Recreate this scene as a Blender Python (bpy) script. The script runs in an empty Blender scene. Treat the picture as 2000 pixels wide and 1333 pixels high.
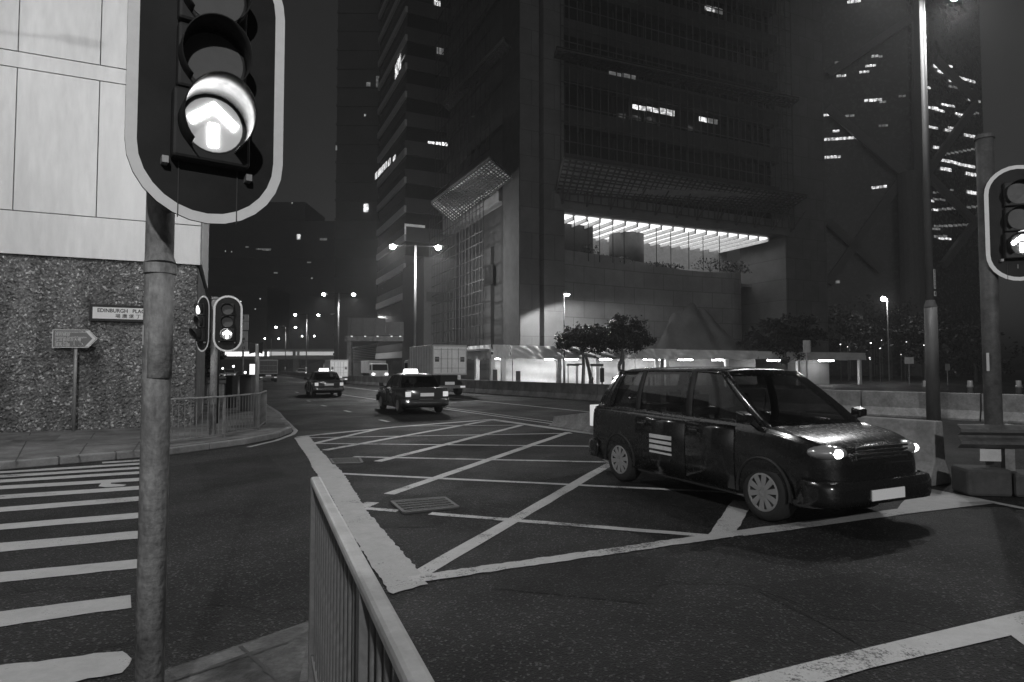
import bpy, math, random
from mathutils import Vector, Matrix
random.seed(7)
R = math.radians
SC = bpy.context.scene
COL = SC.collection

# ------------------------------------------------------------------ camera
F = 1225.0                       # focal length in photo pixels (2000 px wide)
CAMH, HOR = 1.7, 718.0
TILT = math.atan((HOR - 666.5) / F)
cam = bpy.data.cameras.new('camera')
cam.sensor_width = 36.0
cam.lens = 36.0 * F / 2000.0
cam.clip_end = 3000.0
cam.clip_start = 0.05
camo = bpy.data.objects.new('camera', cam)
camo.location = (0, 0, CAMH)
camo.rotation_euler = (R(90) + TILT, 0, 0)
COL.objects.link(camo)
SC.camera = camo

# ------------------------------------------------------------------ night sky
world = bpy.data.worlds.new('World'); SC.world = world
world.use_nodes = True
nt = world.node_tree; nt.nodes.clear()
sky = nt.nodes.new('ShaderNodeTexSky'); sky.sky_type = 'NISHITA'; sky.sun_disc = False
sky.sun_elevation = R(12); sky.sun_rotation = R(200); sky.dust_density = 4.0
bw = nt.nodes.new('ShaderNodeRGBToBW')
bg = nt.nodes.new('ShaderNodeBackground'); bg.inputs['Strength'].default_value = 0.0098
wo = nt.nodes.new('ShaderNodeOutputWorld')
nt.links.new(sky.outputs[0], bw.inputs[0]); nt.links.new(bw.outputs[0], bg.inputs[0]); nt.links.new(bg.outputs[0], wo.inputs[0])
SC.view_settings.view_transform = 'Standard'; SC.view_settings.look = 'None'
SC.view_settings.exposure = 0.0; SC.view_settings.gamma = 1.0
SC.view_settings.use_curve_mapping = False
SC.cycles.max_bounces = 6; SC.cycles.transparent_max_bounces = 12
SC.cycles.volume_bounces = 0
SC.cycles.sample_clamp_indirect = 4.0

LAMP_W = 1000.0                    # base wattage of a street lamp head

# ------------------------------------------------------------------ pixel -> place
def ray(px, py):
    u = (px - 1000.0) / F; v = (666.5 - py) / F
    return Vector((u, math.cos(TILT) - v * math.sin(TILT), math.sin(TILT) + v * math.cos(TILT)))
def G(px, py, z=0.0):            # point on level z
    d = ray(px, py); t = (z - CAMH) / d.z
    return Vector((d.x * t, d.y * t, z))
def at(px, py, Y):               # point at distance Y along the view axis
    d = ray(px, py); t = Y / d.y
    return Vector((d.x * t, Y, CAMH + d.z * t))
PHI = R(24.4)
class Frame:
    def __init__(s, O, ang):
        s.O = Vector((O[0], O[1], 0)); s.a = ang
        s.c, s.s = math.cos(ang), math.sin(ang)
    def loc(s, w):
        x, y = w[0] - s.O.x, w[1] - s.O.y
        return Vector((x * s.c + y * s.s, -x * s.s + y * s.c, w[2]))
    def wld(s, l):
        return Vector((s.O.x + l[0] * s.c - l[1] * s.s, s.O.y + l[0] * s.s + l[1] * s.c, l[2]))
    def rf(s, px, py, off=0.0):  # hit on local plane y = off -> (x, z)
        c = s.loc((0, 0, CAMH)); d = ray(px, py)
        dx, dy = d.x * s.c + d.y * s.s, -d.x * s.s + d.y * s.c
        t = (off - c.y) / dy
        return c.x + dx * t, CAMH + d.z * t
    def lf(s, px, py, off=0.0):  # hit on local plane x = off -> (y, z)
        c = s.loc((0, 0, CAMH)); d = ray(px, py)
        dx, dy = d.x * s.c + d.y * s.s, -d.x * s.s + d.y * s.c
        t = (off - c.x) / dx
        return c.y + dy * t, CAMH + d.z * t

# ------------------------------------------------------------------ materials
MATS = {}
def nodes_of(name):
    m = bpy.data.materials.new(name); m.use_nodes = True
    t = m.node_tree; b = t.nodes['Principled BSDF']
    return m, t, b
def ramp_range(t, src, a, b, lo, hi, clamp=True):
    n = t.nodes.new('ShaderNodeMapRange'); n.clamp = clamp
    n.inputs[1].default_value = a; n.inputs[2].default_value = b
    n.inputs[3].default_value = lo; n.inputs[4].default_value = hi
    t.links.new(src, n.inputs[0]); return n.outputs[0]
def noise(t, coord, scale, detail=4, rough=0.55, stretch=None):
    if stretch:
        mp = t.nodes.new('ShaderNodeMapping'); mp.inputs['Scale'].default_value = stretch
        t.links.new(coord, mp.inputs[0]); coord = mp.outputs[0]
    n = t.nodes.new('ShaderNodeTexNoise'); n.inputs['Scale'].default_value = scale
    n.inputs['Detail'].default_value = detail; n.inputs['Roughness'].default_value = rough
    t.links.new(coord, n.inputs['Vector']); return n.outputs['Fac']
def mul(t, a, b, op='MULTIPLY'):
    n = t.nodes.new('ShaderNodeMath'); n.operation = op
    for i, v in enumerate((a, b)):
        if isinstance(v, (int, float)): n.inputs[i].default_value = v
        else: t.links.new(v, n.inputs[i])
    return n.outputs[0]
def bump(t, b, h, strength, dist=0.01):
    n = t.nodes.new('ShaderNodeBump'); n.inputs['Strength'].default_value = strength
    n.inputs['Distance'].default_value = dist
    t.links.new(h, n.inputs['Height']); t.links.new(n.outputs[0], b.inputs['Normal'])
def coords(t): return t.nodes.new('ShaderNodeTexCoord').outputs['Object']
def mat(name, v, rough=0.6, metal=0.0, var=0.15, scale=3.0, bmp=0.0, bscale=60.0, spec=0.4, stretch=None, coat=0.0):
    if name in MATS: return MATS[name]
    m, t, b = nodes_of(name); c = coords(t)
    n1 = noise(t, c, scale, 5, 0.6, stretch)
    n2 = noise(t, c, scale * 7.3, 3, 0.6, stretch)
    f = mul(t, ramp_range(t, n1, 0.3, 0.7, 1 - var, 1 + var), ramp_range(t, n2, 0.3, 0.7, 1 - var * .5, 1 + var * .5))
    t.links.new(mul(t, f, v), b.inputs['Base Color'])
    t.links.new(ramp_range(t, n2, 0.3, 0.7, max(0.02, rough - .08), min(1, rough + .08)), b.inputs['Roughness'])
    b.inputs['Metallic'].default_value = metal
    b.inputs['Specular IOR Level'].default_value = spec
    b.inputs['Coat Weight'].default_value = coat; b.inputs['Coat Roughness'].default_value = 0.13
    if bmp: bump(t, b, noise(t, c, bscale, 3), bmp)
    MATS[name] = m; return m
def emit(name, s, v=0.8):
    if name in MATS: return MATS[name]
    m, t, b = nodes_of(name)
    b.inputs['Base Color'].default_value = (v, v, v, 1)
    b.inputs['Emission Color'].default_value = (1, 1, 1, 1); b.inputs['Emission Strength'].default_value = s
    MATS[name] = m; return m
def emit_var(name, s):
    m = emit(name, s); t = m.node_tree; b = t.nodes['Principled BSDF']; c = coords(t)
    n1 = ramp_range(t, noise(t, c, 1.3, 2, .5), .35, .65, .15, 1.7); n2 = ramp_range(t, noise(t, c, 4.0, 2, .5, (1, 1, 2.5)), .52, .62, .6, 2.2)
    t.links.new(mul(t, mul(t, n1, n2), s), b.inputs['Emission Strength']); return m
def glass(name, dark=0.5):
    if name in MATS: return MATS[name]
    m, t, b = nodes_of(name); t.nodes.remove(b)
    tr = t.nodes.new('ShaderNodeBsdfTransparent'); tr.inputs[0].default_value = (dark, dark, dark, 1)
    gl = t.nodes.new('ShaderNodeBsdfGlossy'); gl.inputs['Roughness'].default_value = 0.03
    gl.inputs[0].default_value = (.9, .9, .9, 1)
    fr = t.nodes.new('ShaderNodeLayerWeight'); fr.inputs[0].default_value = 0.5
    mx = t.nodes.new('ShaderNodeMixShader')
    pw = mul(t, fr.outputs['Facing'], 4.0, 'POWER')
    t.links.new(ramp_range(t, pw, 0, 1, .05, .9), mx.inputs[0]); t.links.new(tr.outputs[0], mx.inputs[1]); t.links.new(gl.outputs[0], mx.inputs[2])
    t.links.new(mx.outputs[0], t.nodes['Material Output'].inputs[0])
    MATS[name] = m; return m

def asphalt(name, v):
    m, t, b = nodes_of(name); c = coords(t)
    big = ramp_range(t, noise(t, c, 0.22, 5, 0.6), 0.3, 0.7, 0.5, 1.65)
    rt = t.nodes.new('ShaderNodeMapping'); rt.inputs['Rotation'].default_value = (0, 0, R(-62)); t.links.new(c, rt.inputs[0])
    lanes = ramp_range(t, noise(t, rt.outputs[0], 0.55, 3, 0.5, (.10, 1.0, 1.0)), 0.35, 0.65, 0.78, 1.22)
    mid = ramp_range(t, noise(t, c, 2.3, 5, 0.7), 0.3, 0.7, 0.72, 1.25)
    stain = ramp_range(t, noise(t, c, 0.9, 6, 0.7), 0.62, 0.70, 1.0, 0.55)
    vo = t.nodes.new('ShaderNodeTexVoronoi'); vo.inputs['Scale'].default_value = 70.0
    t.links.new(c, vo.inputs['Vector'])
    fine = noise(t, c, 150, 3, 0.7)
    sp = t.nodes.new('ShaderNodeTexWhiteNoise'); t.links.new(vo.outputs['Position'], sp.inputs['Vector'])
    chip = ramp_range(t, sp.outputs['Value'], 0.86, 1.0, 0.0, 4.2)
    # sparse cracks: edges of large warped cells, broken up by noise
    wn = t.nodes.new('ShaderNodeTexNoise'); wn.inputs['Scale'].default_value = 1.7; wn.inputs['Detail'].default_value = 5; t.links.new(c, wn.inputs['Vector'])
    wv = t.nodes.new('ShaderNodeVectorMath'); wv.operation = 'SCALE'; wv.inputs['Scale'].default_value = .9; t.links.new(wn.outputs['Color'], wv.inputs[0])
    wa = t.nodes.new('ShaderNodeVectorMath'); wa.operation = 'ADD'; t.links.new(c, wa.inputs[0]); t.links.new(wv.outputs[0], wa.inputs[1])
    cr = t.nodes.new('ShaderNodeTexVoronoi'); cr.feature = 'DISTANCE_TO_EDGE'; cr.inputs['Scale'].default_value = .33; t.links.new(wa.outputs[0], cr.inputs['Vector'])
    crack = ramp_range(t, mul(t, cr.outputs['Distance'], ramp_range(t, noise(t, c, .35, 3), .45, .55, 0.0, .05), 'ADD'), 0.003, 0.012, 0.6, 1.0)
    f = mul(t, mul(t, mul(t, big, mid), mul(t, lanes, stain)), mul(t, ramp_range(t, fine, 0.3, 0.7, 0.4, 1.25), chip, 'ADD'))
    t.links.new(mul(t, mul(t, f, crack), v), b.inputs['Base Color'])
    t.links.new(mul(t, ramp_range(t, noise(t, c, 0.5, 4), 0.3, 0.7, 0.55, 0.85), ramp_range(t, lanes, .78, 1.22, 1.0, .85)), b.inputs['Roughness'])
    b.inputs['Specular IOR Level'].default_value = 0.2
    h = mul(t, mul(t, vo.outputs['Distance'], mul(t, fine, 0.5), 'ADD'), mul(t, crack, 1.5), 'ADD')
    bump(t, b, h, 0.9, 0.012)
    MATS[name] = m; return m
def paint(name, v, intact=0.5, base=0.05):
    m, t, b = nodes_of(name); c = coords(t)
    n1 = noise(t, c, 0.8, 5, 0.65); n2 = noise(t, c, 55, 3, 0.75); n3 = noise(t, c, 6, 5, 0.7)
    w = mul(t, mul(t, n1, 0.55), mul(t, mul(t, n2, 0.42), mul(t, n3, 0.35), 'ADD'), 'ADD')
    k = ramp_range(t, w, 0.59 + .24 * intact, 0.67 + .24 * intact, 1.0, 0.0)
    dirt = ramp_range(t, n3, 0.25, 0.75, 0.72, 1.08)
    col = mul(t, mul(t, mul(t, k, v - base), dirt), base, 'ADD')
    t.links.new(col, b.inputs['Base Color']); b.inputs['Roughness'].default_value = 0.55
    b.inputs['Specular IOR Level'].default_value = 0.3
    bump(t, b, n2, 0.5, 0.006)
    MATS[name] = m; return m
def speckled(name, v):
    m, t, b = nodes_of(name); c = coords(t)
    vo = t.nodes.new('ShaderNodeTexVoronoi'); vo.inputs['Scale'].default_value = 23.0
    t.links.new(c, vo.inputs['Vector'])
    wn = t.nodes.new('ShaderNodeTexWhiteNoise'); t.links.new(vo.outputs['Position'], wn.inputs['Vector'])
    vo2 = t.nodes.new('ShaderNodeTexVoronoi'); vo2.inputs['Scale'].default_value = 52.0
    t.links.new(c, vo2.inputs['Vector'])
    wn2 = t.nodes.new('ShaderNodeTexWhiteNoise'); t.links.new(vo2.outputs['Position'], wn2.inputs['Vector'])
    a = ramp_range(t, wn.outputs['Value'], 0.0, 1.0, 0.45, 1.2)
    s = ramp_range(t, wn.outputs['Value'], 0.90, 0.97, 0.0, 1.7)
    s2 = ramp_range(t, wn2.outputs['Value'], 0.88, 1.0, 0.0, 1.3)
    streak = mul(t, ramp_range(t, noise(t, c, 1.2, 4, .6, (1.6, 1.6, .3)), 0.3, 0.7, 0.55, 1.35), ramp_range(t, noise(t, c, .5, 5, .65), 0.35, 0.65, 0.7, 1.25))
    f = mul(t, mul(t, a, mul(t, s, s2, 'ADD'), 'ADD'), streak)
    t.links.new(mul(t, f, v), b.inputs['Base Color']); b.inputs['Roughness'].default_value = 0.7
    bump(t, b, noise(t, c, 45, 4, .7), 0.8, 0.02)
    MATS[name] = m; return m
def tiled(name, v, sx=2.0, sz=1.0, rot=True, mortar=0.03, dim=0.55):
    m, t, b = nodes_of(name); c = coords(t)
    mp = t.nodes.new('ShaderNodeMapping'); mp.inputs['Rotation'].default_value = (R(90), 0, 0) if rot else (0, 0, 0)
    t.links.new(c, mp.inputs[0])
    br = t.nodes.new('ShaderNodeTexBrick'); br.offset = 0.5
    br.inputs['Scale'].default_value = 1.0; br.inputs['Brick Width'].default_value = sx; br.inputs['Row Height'].default_value = sz
    br.inputs['Mortar Size'].default_value = mortar; br.inputs['Color1'].default_value = (v, v, v, 1)
    br.inputs['Color2'].default_value = (v * .85,) * 3 + (1,); br.inputs['Mortar'].default_value = (v * dim,) * 3 + (1,)
    t.links.new(mp.outputs[0], br.inputs['Vector'])
    n1 = ramp_range(t, noise(t, c, 0.6, 5, .6), 0.3, 0.7, 0.8, 1.15)
    bwn = t.nodes.new('ShaderNodeRGBToBW'); t.links.new(br.outputs['Color'], bwn.inputs[0])
    t.links.new(mul(t, bwn.outputs[0], n1), b.inputs['Base Color']); b.inputs['Roughness'].default_value = 0.6
    MATS[name] = m; return m

A_ROAD = asphalt('asphalt', 0.019)
A_PATCH = asphalt('asphalt_patch', 0.012)
P_OLD = paint('worn_paint', 0.52, 0.38)
P_NEW = paint('fresh_paint', 0.43, 0.50)
P_STOP = paint('cracked_paint', 0.55, 0.38, .06)
CONC = mat('concrete', 0.23, 0.8, var=.4, scale=2.2, bmp=.3, bscale=40)
CONC_D = mat('dark_concrete', 0.13, 0.85, var=.4, scale=1.3, bmp=.3, bscale=40)
PAVE = mat('pavement_concrete', 0.15, 0.8, var=.5, scale=1.6, bmp=.5, bscale=90)
KERB = mat('kerb_granite', 0.22, 0.75, var=.25, scale=4, bmp=.5, bscale=70)
GALV = mat('galvanised_steel', 0.30, 0.55, 0.25, var=.28, scale=4, bmp=.25, bscale=25, stretch=(1, 1, .35))
GALV_D = mat('dull_steel', 0.22, 0.55, 0.2, var=.3, scale=5)
RAIL = mat('rail_paint', 0.5, 0.5, 0.1, var=.18, scale=6, bmp=.2, bscale=30)
RAIL_D = mat('railing_bar_paint', 0.15, 0.5, 0.1, var=.25, scale=6)
BLACK = mat('matt_black', 0.024, 0.55, var=.2, scale=6, spec=.25)
BLACK_B = mat('board_black', 0.022, 0.6, var=.25, scale=4, spec=.15)
WHITE = mat('white_border', 0.75, 0.5, var=.06, scale=5)
PANEL = mat('white_panel', 0.74, 0.5, var=.13, scale=1.0, stretch=(1, 1, .22))
JOINT = mat('joint_dark', 0.06, 0.9)  # dark tone for seams, paving joints and the backing of panel gaps
ROUGHW = speckled('rough_chipped_stone', 0.20)
CARB = mat('dark_car_paint', 0.010, 0.24, 0.0, var=.05, spec=.5, coat=1.0)
TAXIB = mat('taxi_paint', 0.045, 0.2, 0.0, var=.05, spec=.5, coat=1.0)
TAXIR = mat('taxi_roof', 0.5, 0.3, var=.05, coat=.6)
CHROME = mat('chrome', 0.6, 0.15, 1.0, var=.05)
RIM = mat('hubcap', 0.28, 0.35, 0.2, var=.1)
TYRE = mat('tyre', 0.02, 0.8, bmp=.2)
SEAT = mat('seat_cloth', 0.05, 0.9)
PLATE = mat('plate_white', 0.75, 0.5, var=.05)
INK = mat('ink', 0.03, 0.7)
GREY_T = mat('grey_print', 0.55, 0.7)
GLASS = glass('car_glass', 0.32)
LENSC = mat('lamp_lens', 0.45, 0.12, 0.5, var=.1, spec=.6)
GLASS_D = mat('dark_glazing', 0.02, 0.12, var=.1, spec=.5)
LENS_OFF = mat('lens_off', 0.11, 0.5, var=.1, spec=.2)
E_SIG = emit('signal_light', 55.0)
E_SIG2 = emit('signal_light_far', 20.0)
E_LAMP = emit('lamp_glow', 60.0)
E_TUBE = emit('tube_glow', 45.0)
E_HEAD = emit('headlight_glow', 7.0)
E_TAIL = emit('taillight_glow', .35)
E_ROOFSIGN = emit('roof_sign_glow', 3.0)
E_WIN = emit_var('lit_window', 0.85)
E_WINB = emit_var('bright_window', 1.4)
E_WIND = emit_var('dim_window', 0.11)
E_CEIL = emit('lit_ceiling', 1.7)
E_DOT = emit('small_light', 5.0)
LEAF = mat('leaf', 0.032, 0.5, var=.5, scale=3)
BARK = mat('bark', 0.10, 0.9, var=.3, scale=6)
CANVAS = mat('canvas', 0.72, 0.8, var=.1, scale=.8)
SHEET = mat('white_sheet', 0.8, 0.6, var=.06, scale=.6)
TRUCKW = mat('truck_white', 0.85, 0.5, var=.12, scale=1)
TRUCKD = mat('truck_dark', 0.10, 0.5, var=.15, scale=1)
STONE = tiled('stone_cladding', 0.26, 2.3, 1.5, mortar=.035)
PIERM = tiled('pier_cladding', 0.15, 2.1, 2.1, mortar=.03)
TOWERM = mat('tower_dark', 0.05, 0.7, var=.2, scale=.3)
TOWERS = mat('tower_spandrel', 0.06, 0.7, var=.2, scale=.4)
BAMBOO = mat('bamboo', 0.08, 0.8, var=.3)
NET = mat('scaffold_net', 0.18, 0.9, var=.3, scale=1.5)
FARB = mat('far_building', 0.10, 0.8, var=.2, scale=.05)

# ------------------------------------------------------------------ mesh building
class MB:
    def __init__(s): s.v = []; s.f = []
    def add(s, vs, fs):
        n = len(s.v); s.v += [tuple(v) for v in vs]; s.f += [tuple(i + n for i in f) for f in fs]; return s
    def box(s, x0, x1, y0, y1, z0, z1):
        vs = [(x, y, z) for z in (z0, z1) for y in (y0, y1) for x in (x0, x1)]
        return s.add(vs, [(0, 2, 3, 1), (4, 5, 7, 6), (0, 1, 5, 4), (2, 6, 7, 3), (0, 4, 6, 2), (1, 3, 7, 5)])
    def quad(s, a, b, c, d): return s.add([a, b, c, d], [(0, 1, 2, 3)])
    def poly(s, pts): return s.add(pts, [tuple(range(len(pts)))])
    def prism(s, pts, vec):      # polygon pts extruded by vec
        n = len(pts); v = Vector(vec)
        a = [Vector(p) for p in pts]; b = [p + v for p in a]
        fs = [tuple(range(n - 1, -1, -1)), tuple(range(n, 2 * n))] + [(i, (i + 1) % n, n + (i + 1) % n, n + i) for i in range(n)]
        return s.add(a + b, fs)
    def cyl(s, p0, p1, r0, r1=None, n=12, cap=True):
        r1 = r0 if r1 is None else r1
        p0, p1 = Vector(p0), Vector(p1); d = (p1 - p0).normalized()
        u = d.cross(Vector((0, 0, 1)) if abs(d.z) < .9 else Vector((1, 0, 0))).normalized(); w = d.cross(u)
        vs = []
        for p, r in ((p0, r0), (p1, r1)):
            vs += [p + (u * math.cos(2 * math.pi * i / n) + w * math.sin(2 * math.pi * i / n)) * r for i in range(n)]
        fs = [(i, (i + 1) % n, n + (i + 1) % n, n + i) for i in range(n)]
        if cap: fs += [tuple(range(n - 1, -1, -1)), tuple(range(n, 2 * n))]
        return s.add(vs, fs)
    def tube(s, pts, r, n=8):
        for a, b in zip(pts[:-1], pts[1:]): s.cyl(a, b, r, r, n)
        return s
    def bar(s, a, b, w, h=None):  # square bar from a to b
        h = w if h is None else h
        a, b = Vector(a), Vector(b); d = (b - a).normalized()
        u = d.cross(Vector((0, 0, 1)) if abs(d.z) < .9 else Vector((1, 0, 0))).normalized(); t = u.cross(d)
        q = [u * w / 2 + t * h / 2, -u * w / 2 + t * h / 2, -u * w / 2 - t * h / 2, u * w / 2 - t * h / 2]
        return s.add([a + k for k in q] + [b + k for k in q],
                     [(3, 2, 1, 0), (4, 5, 6, 7), (0, 1, 5, 4), (1, 2, 6, 5), (2, 3, 7, 6), (3, 0, 4, 7)])
    def loft(s, rings, closed=True, caps=True):
        n = len(rings[0]); base = len(s.v)
        for r in rings: s.v += [tuple(p) for p in r]
        for k in range(len(rings) - 1):
            for i in range(n if closed else n - 1):
                j = (i + 1) % n
                s.f.append((base + k * n + i, base + k * n + j, base + (k + 1) * n + j, base + (k + 1) * n + i))
        if caps and closed:
            s.f.append(tuple(base + i for i in range(n - 1, -1, -1)))
            s.f.append(tuple(base + (len(rings) - 1) * n + i for i in range(n)))
        return s
    def sphere(s, c, r, n=10, m=6, sz=1.0):
        rings = []
        for k in range(1, m):
            a = math.pi * k / m
            rings.append([(c[0] + r * math.sin(a) * math.cos(2 * math.pi * i / n), c[1] + r * math.sin(a) * math.sin(2 * math.pi * i / n),
                           c[2] + r * sz * math.cos(a)) for i in range(n)])
        return s.loft(rings)
    def mesh(s, name, m=None, smooth=False):
        me = bpy.data.meshes.new(name); me.from_pydata(s.v, [], s.f)
        if m: me.materials.append(m)
        if smooth: me.polygons.foreach_set('use_smooth', [True] * len(me.polygons))
        me.update(); return me
    def build(s, name, m, parent=None, smooth=False, bevel=0.0, loc=None, rotz=None, seg=2):
        o = bpy.data.objects.new(name, s.mesh(name, m, smooth)); COL.objects.link(o)
        if parent: o.parent = parent
        if loc is not None: o.location = loc
        if rotz is not None: o.rotation_euler = (0, 0, rotz)
        if bevel:
            b = o.modifiers.new('bevel', 'BEVEL'); b.width = bevel; b.segments = seg; b.limit_method = 'ANGLE'; b.angle_limit = R(35)
        return o
def place(me, name, parent=None, loc=(0, 0, 0), rot=(0, 0, 0)):
    o = bpy.data.objects.new(name, me); COL.objects.link(o); o.location = loc; o.rotation_euler = rot
    if parent: o.parent = parent
    return o
def tag(o, label=None, cat=None, group=None, kind=None):
    if label: o['label'] = label
    if cat: o['category'] = cat
    if group: o['group'] = group
    if kind: o['kind'] = kind
    return o
def thing(name, label, cat, loc=(0, 0, 0), rotz=0.0, group=None, kind=None):
    o = bpy.data.objects.new(name, None); o.empty_display_size = .2; COL.objects.link(o)
    o.location = loc; o.rotation_euler = (0, 0, rotz)
    return tag(o, label, cat, group, kind)
def copy_tree(o, parent=None):
    c = o.copy(); COL.objects.link(c); c.parent = parent
    for ch in list(o.children): copy_tree(ch, c)
    return c
def lamp(name, parent, loc, watts, size=0.15, spot=None, blend=.6, rot=(0, 0, 0)):
    l = bpy.data.lights.new(name, 'SPOT' if spot else 'POINT'); l.energy = watts; l.shadow_soft_size = size
    if spot: l.spot_size = R(spot); l.spot_blend = blend
    o = bpy.data.objects.new(name, l); COL.objects.link(o); o.parent = parent; o.location = loc; o.rotation_euler = rot
    return o
def text(body, size, m, parent, loc, rot=(R(90), 0, 0), name='lettering', align='LEFT', sx=1.0, bold=0.0, fit=None):
    cu = bpy.data.curves.new(name, 'FONT'); cu.body = body; cu.size = size; cu.align_x = align; cu.align_y = 'CENTER'
    cu.extrude = 0.0008; cu.offset = bold; cu.resolution_u = 3
    t = bpy.data.objects.new(name, cu); COL.objects.link(t)
    dg = bpy.context.evaluated_depsgraph_get()
    me = bpy.data.meshes.new_from_object(t.evaluated_get(dg)); COL.objects.unlink(t); bpy.data.objects.remove(t)
    me.materials.clear(); me.materials.append(m)
    o = place(me, name, parent, loc, rot); o.scale = (sx, 1, 1)
    if fit:                                   # width, height wanted in metres
        xs_ = [v.co.x for v in me.vertices]; ys_ = [v.co.y for v in me.vertices]
        o.scale = (fit[0] / (max(xs_) - min(xs_)), fit[1] / (max(ys_) - min(ys_)), 1)
    return o
def cut_holes(o, cutters):
    """boolean difference evaluated once"""
    tmp = []
    for mb in cutters:
        c = mb.build('cutter', None); tmp.append(c)
        md = o.modifiers.new('cut', 'BOOLEAN'); md.operation = 'DIFFERENCE'; md.object = c; md.solver = 'EXACT'
    dg = bpy.context.evaluated_depsgraph_get()
    me = bpy.data.meshes.new_from_object(o.evaluated_get(dg))
    o.modifiers.clear(); o.data = me
    for c in tmp: bpy.data.objects.remove(c)
    return o

# ================================================================== GROUND
MB().quad((-500, -60, 0), (500, -60, 0), (500, 900, 0), (-500, 900, 0)).build('road', A_ROAD)['kind'] = 'structure'

def flat(name, pts, z, m, parent=None):
    return MB().poly([(p[0], p[1], z) for p in pts]).build(name, m, parent)
def strip(p, q, w0, w1=None, j=0.0, n=1):
    """ground strip from p to q, ragged by j"""
    w1 = w0 if w1 is None else w1
    p, q = Vector((p[0], p[1])), Vector((q[0], q[1])); d = (q - p).normalized(); s = Vector((-d.y, d.x))
    L, Rr = [], []
    for i in range(n + 1):
        f = i / n; c = p.lerp(q, f); w = (w0 + (w1 - w0) * f) / 2
        L.append(c + s * (w + random.uniform(-j, j))); Rr.append(c - s * (w + random.uniform(-j, j)))
    return L + Rr[::-1]
def marking(name, pts, m, parent, z=.004): return flat(name, pts, z, m, parent)
patch = [G(*p) for p in ((1462, 1146), (1600, 1128), (1692, 1117), (1780, 1145), (1952, 1212), (1830, 1240), (1690, 1268), (1600, 1216), (1530, 1182))]
flat('asphalt_patch', patch, .003, A_PATCH)['kind'] = 'structure'
patch2 = [G(*p) for p in ((708, 1000), (760, 968), (900, 968), (930, 990), (850, 1030), (740, 1032))]
flat('asphalt_patch', patch2, .003, A_PATCH)['kind'] = 'structure'
for pp in (((1000, 1075), (1330, 1092), (1260, 1180), (960, 1150)), ((380, 905), (520, 885), (560, 930), (400, 960)), ((1250, 925), (1500, 1000), (1380, 1030), (1150, 960))):
    flat('asphalt_patch', [G(*p) for p in pp], .0025, A_PATCH)['kind'] = 'structure'
patch3 = [G(*p) for p in ((628, 905), (650, 888), (720, 893), (735, 905), (690, 918), (640, 916))]
flat('asphalt_patch', patch3, .003, A_PATCH)['kind'] = 'structure'

# box junction
bj = thing('box_junction', 'hatched box junction painted across the road', 'road marking', G(1000, 900), kind='structure')
bjl = bj.location
def mk(name, pts, m, z=.0065):
    return MB().poly([(p[0] - bjl.x, p[1] - bjl.y, z) for p in pts]).build(name, m, bj)
def px_line(a, b, w, name='hatch_line', m=P_OLD, z=.0065, n=14, j=.008, w1=None):
    return mk(name, strip(G(*a), G(*b), w, w1, j, n), m, z)
hz = .0065
# hatch lines of one slant
for i, (a, b) in enumerate([((820, 1122), (1205, 899)), ((760, 966), (1110, 845)), ((738, 902), (1019, 831)), ((634, 880), (966, 820)), ((608, 868), (741, 838)),
                            ((1408, 1048), (1450, 980)), ((706, 992), (728, 982))]):
    px_line(a, b, .17 if i != 5 else .24, z=.0040 + i * .0002)
# hatch lines of the other slant
for i, (a, b) in enumerate([((840, 1004), (1400, 1049)), ((667, 926), (1620, 972)), ((690, 893), (1400, 908)), ((612, 867), (1320, 874)), ((597, 856), (1118, 847)),
                            ((793, 833), (1019, 831)), ((712, 994), (778, 999))]):
    px_line(a, b, .12, z=.0056 + i * .0002)
# borders
left_band = [(575, 856), (604, 853), (625, 880), (668, 922), (702, 975), (714, 996), (760, 1050), (812, 1110), (835, 1142), (765, 1163), (728, 1110), (690, 1050), (655, 985), (628, 940), (612, 918), (600, 892), (585, 872)]
def ragged(pts, step=.06, j=.012):
    out = []
    for a, b in zip(pts, pts[1:] + pts[:1]):
        n_ = max(1, int((b - a).length / step))
        for i in range(n_):
            c = a.lerp(b, i / n_); out.append(Vector((c.x + random.uniform(-j, j), c.y + random.uniform(-j, j), 0)))
    return out
mk('border_band', ragged([G(*p) for p in left_band]), P_NEW, 0.0072)
mk('border_line', strip(G(800, 1134), G(1460, 1040), .17, .17, .012, 60), P_OLD, 0.0074)
mk('border_line', strip(G(1440, 1044), G(1925, 978), .20, .24, .008, 20), P_NEW, 0.0076)
mk('border_line', strip(G(582, 854), G(782, 834), .20, .20, .01, 12), P_OLD, 0.0078)
mk('border_line', strip(G(770, 835), G(962, 820), .22, .22, .01, 10), P_OLD, 0.0080)
mk('border_line', strip(G(958, 820), G(1300, 868), .30, .30, .006, 20), P_NEW, 0.0082)
mk('border_line', strip(G(1290, 867), G(1790, 958), .26, .26, .006, 20), P_NEW, 0.0084)
mk('border_corner', [G(*p) for p in ((1940, 985), (1825, 958), (1790, 958), (1760, 985), (1745, 1008))], P_NEW, 0.0086)

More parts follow.
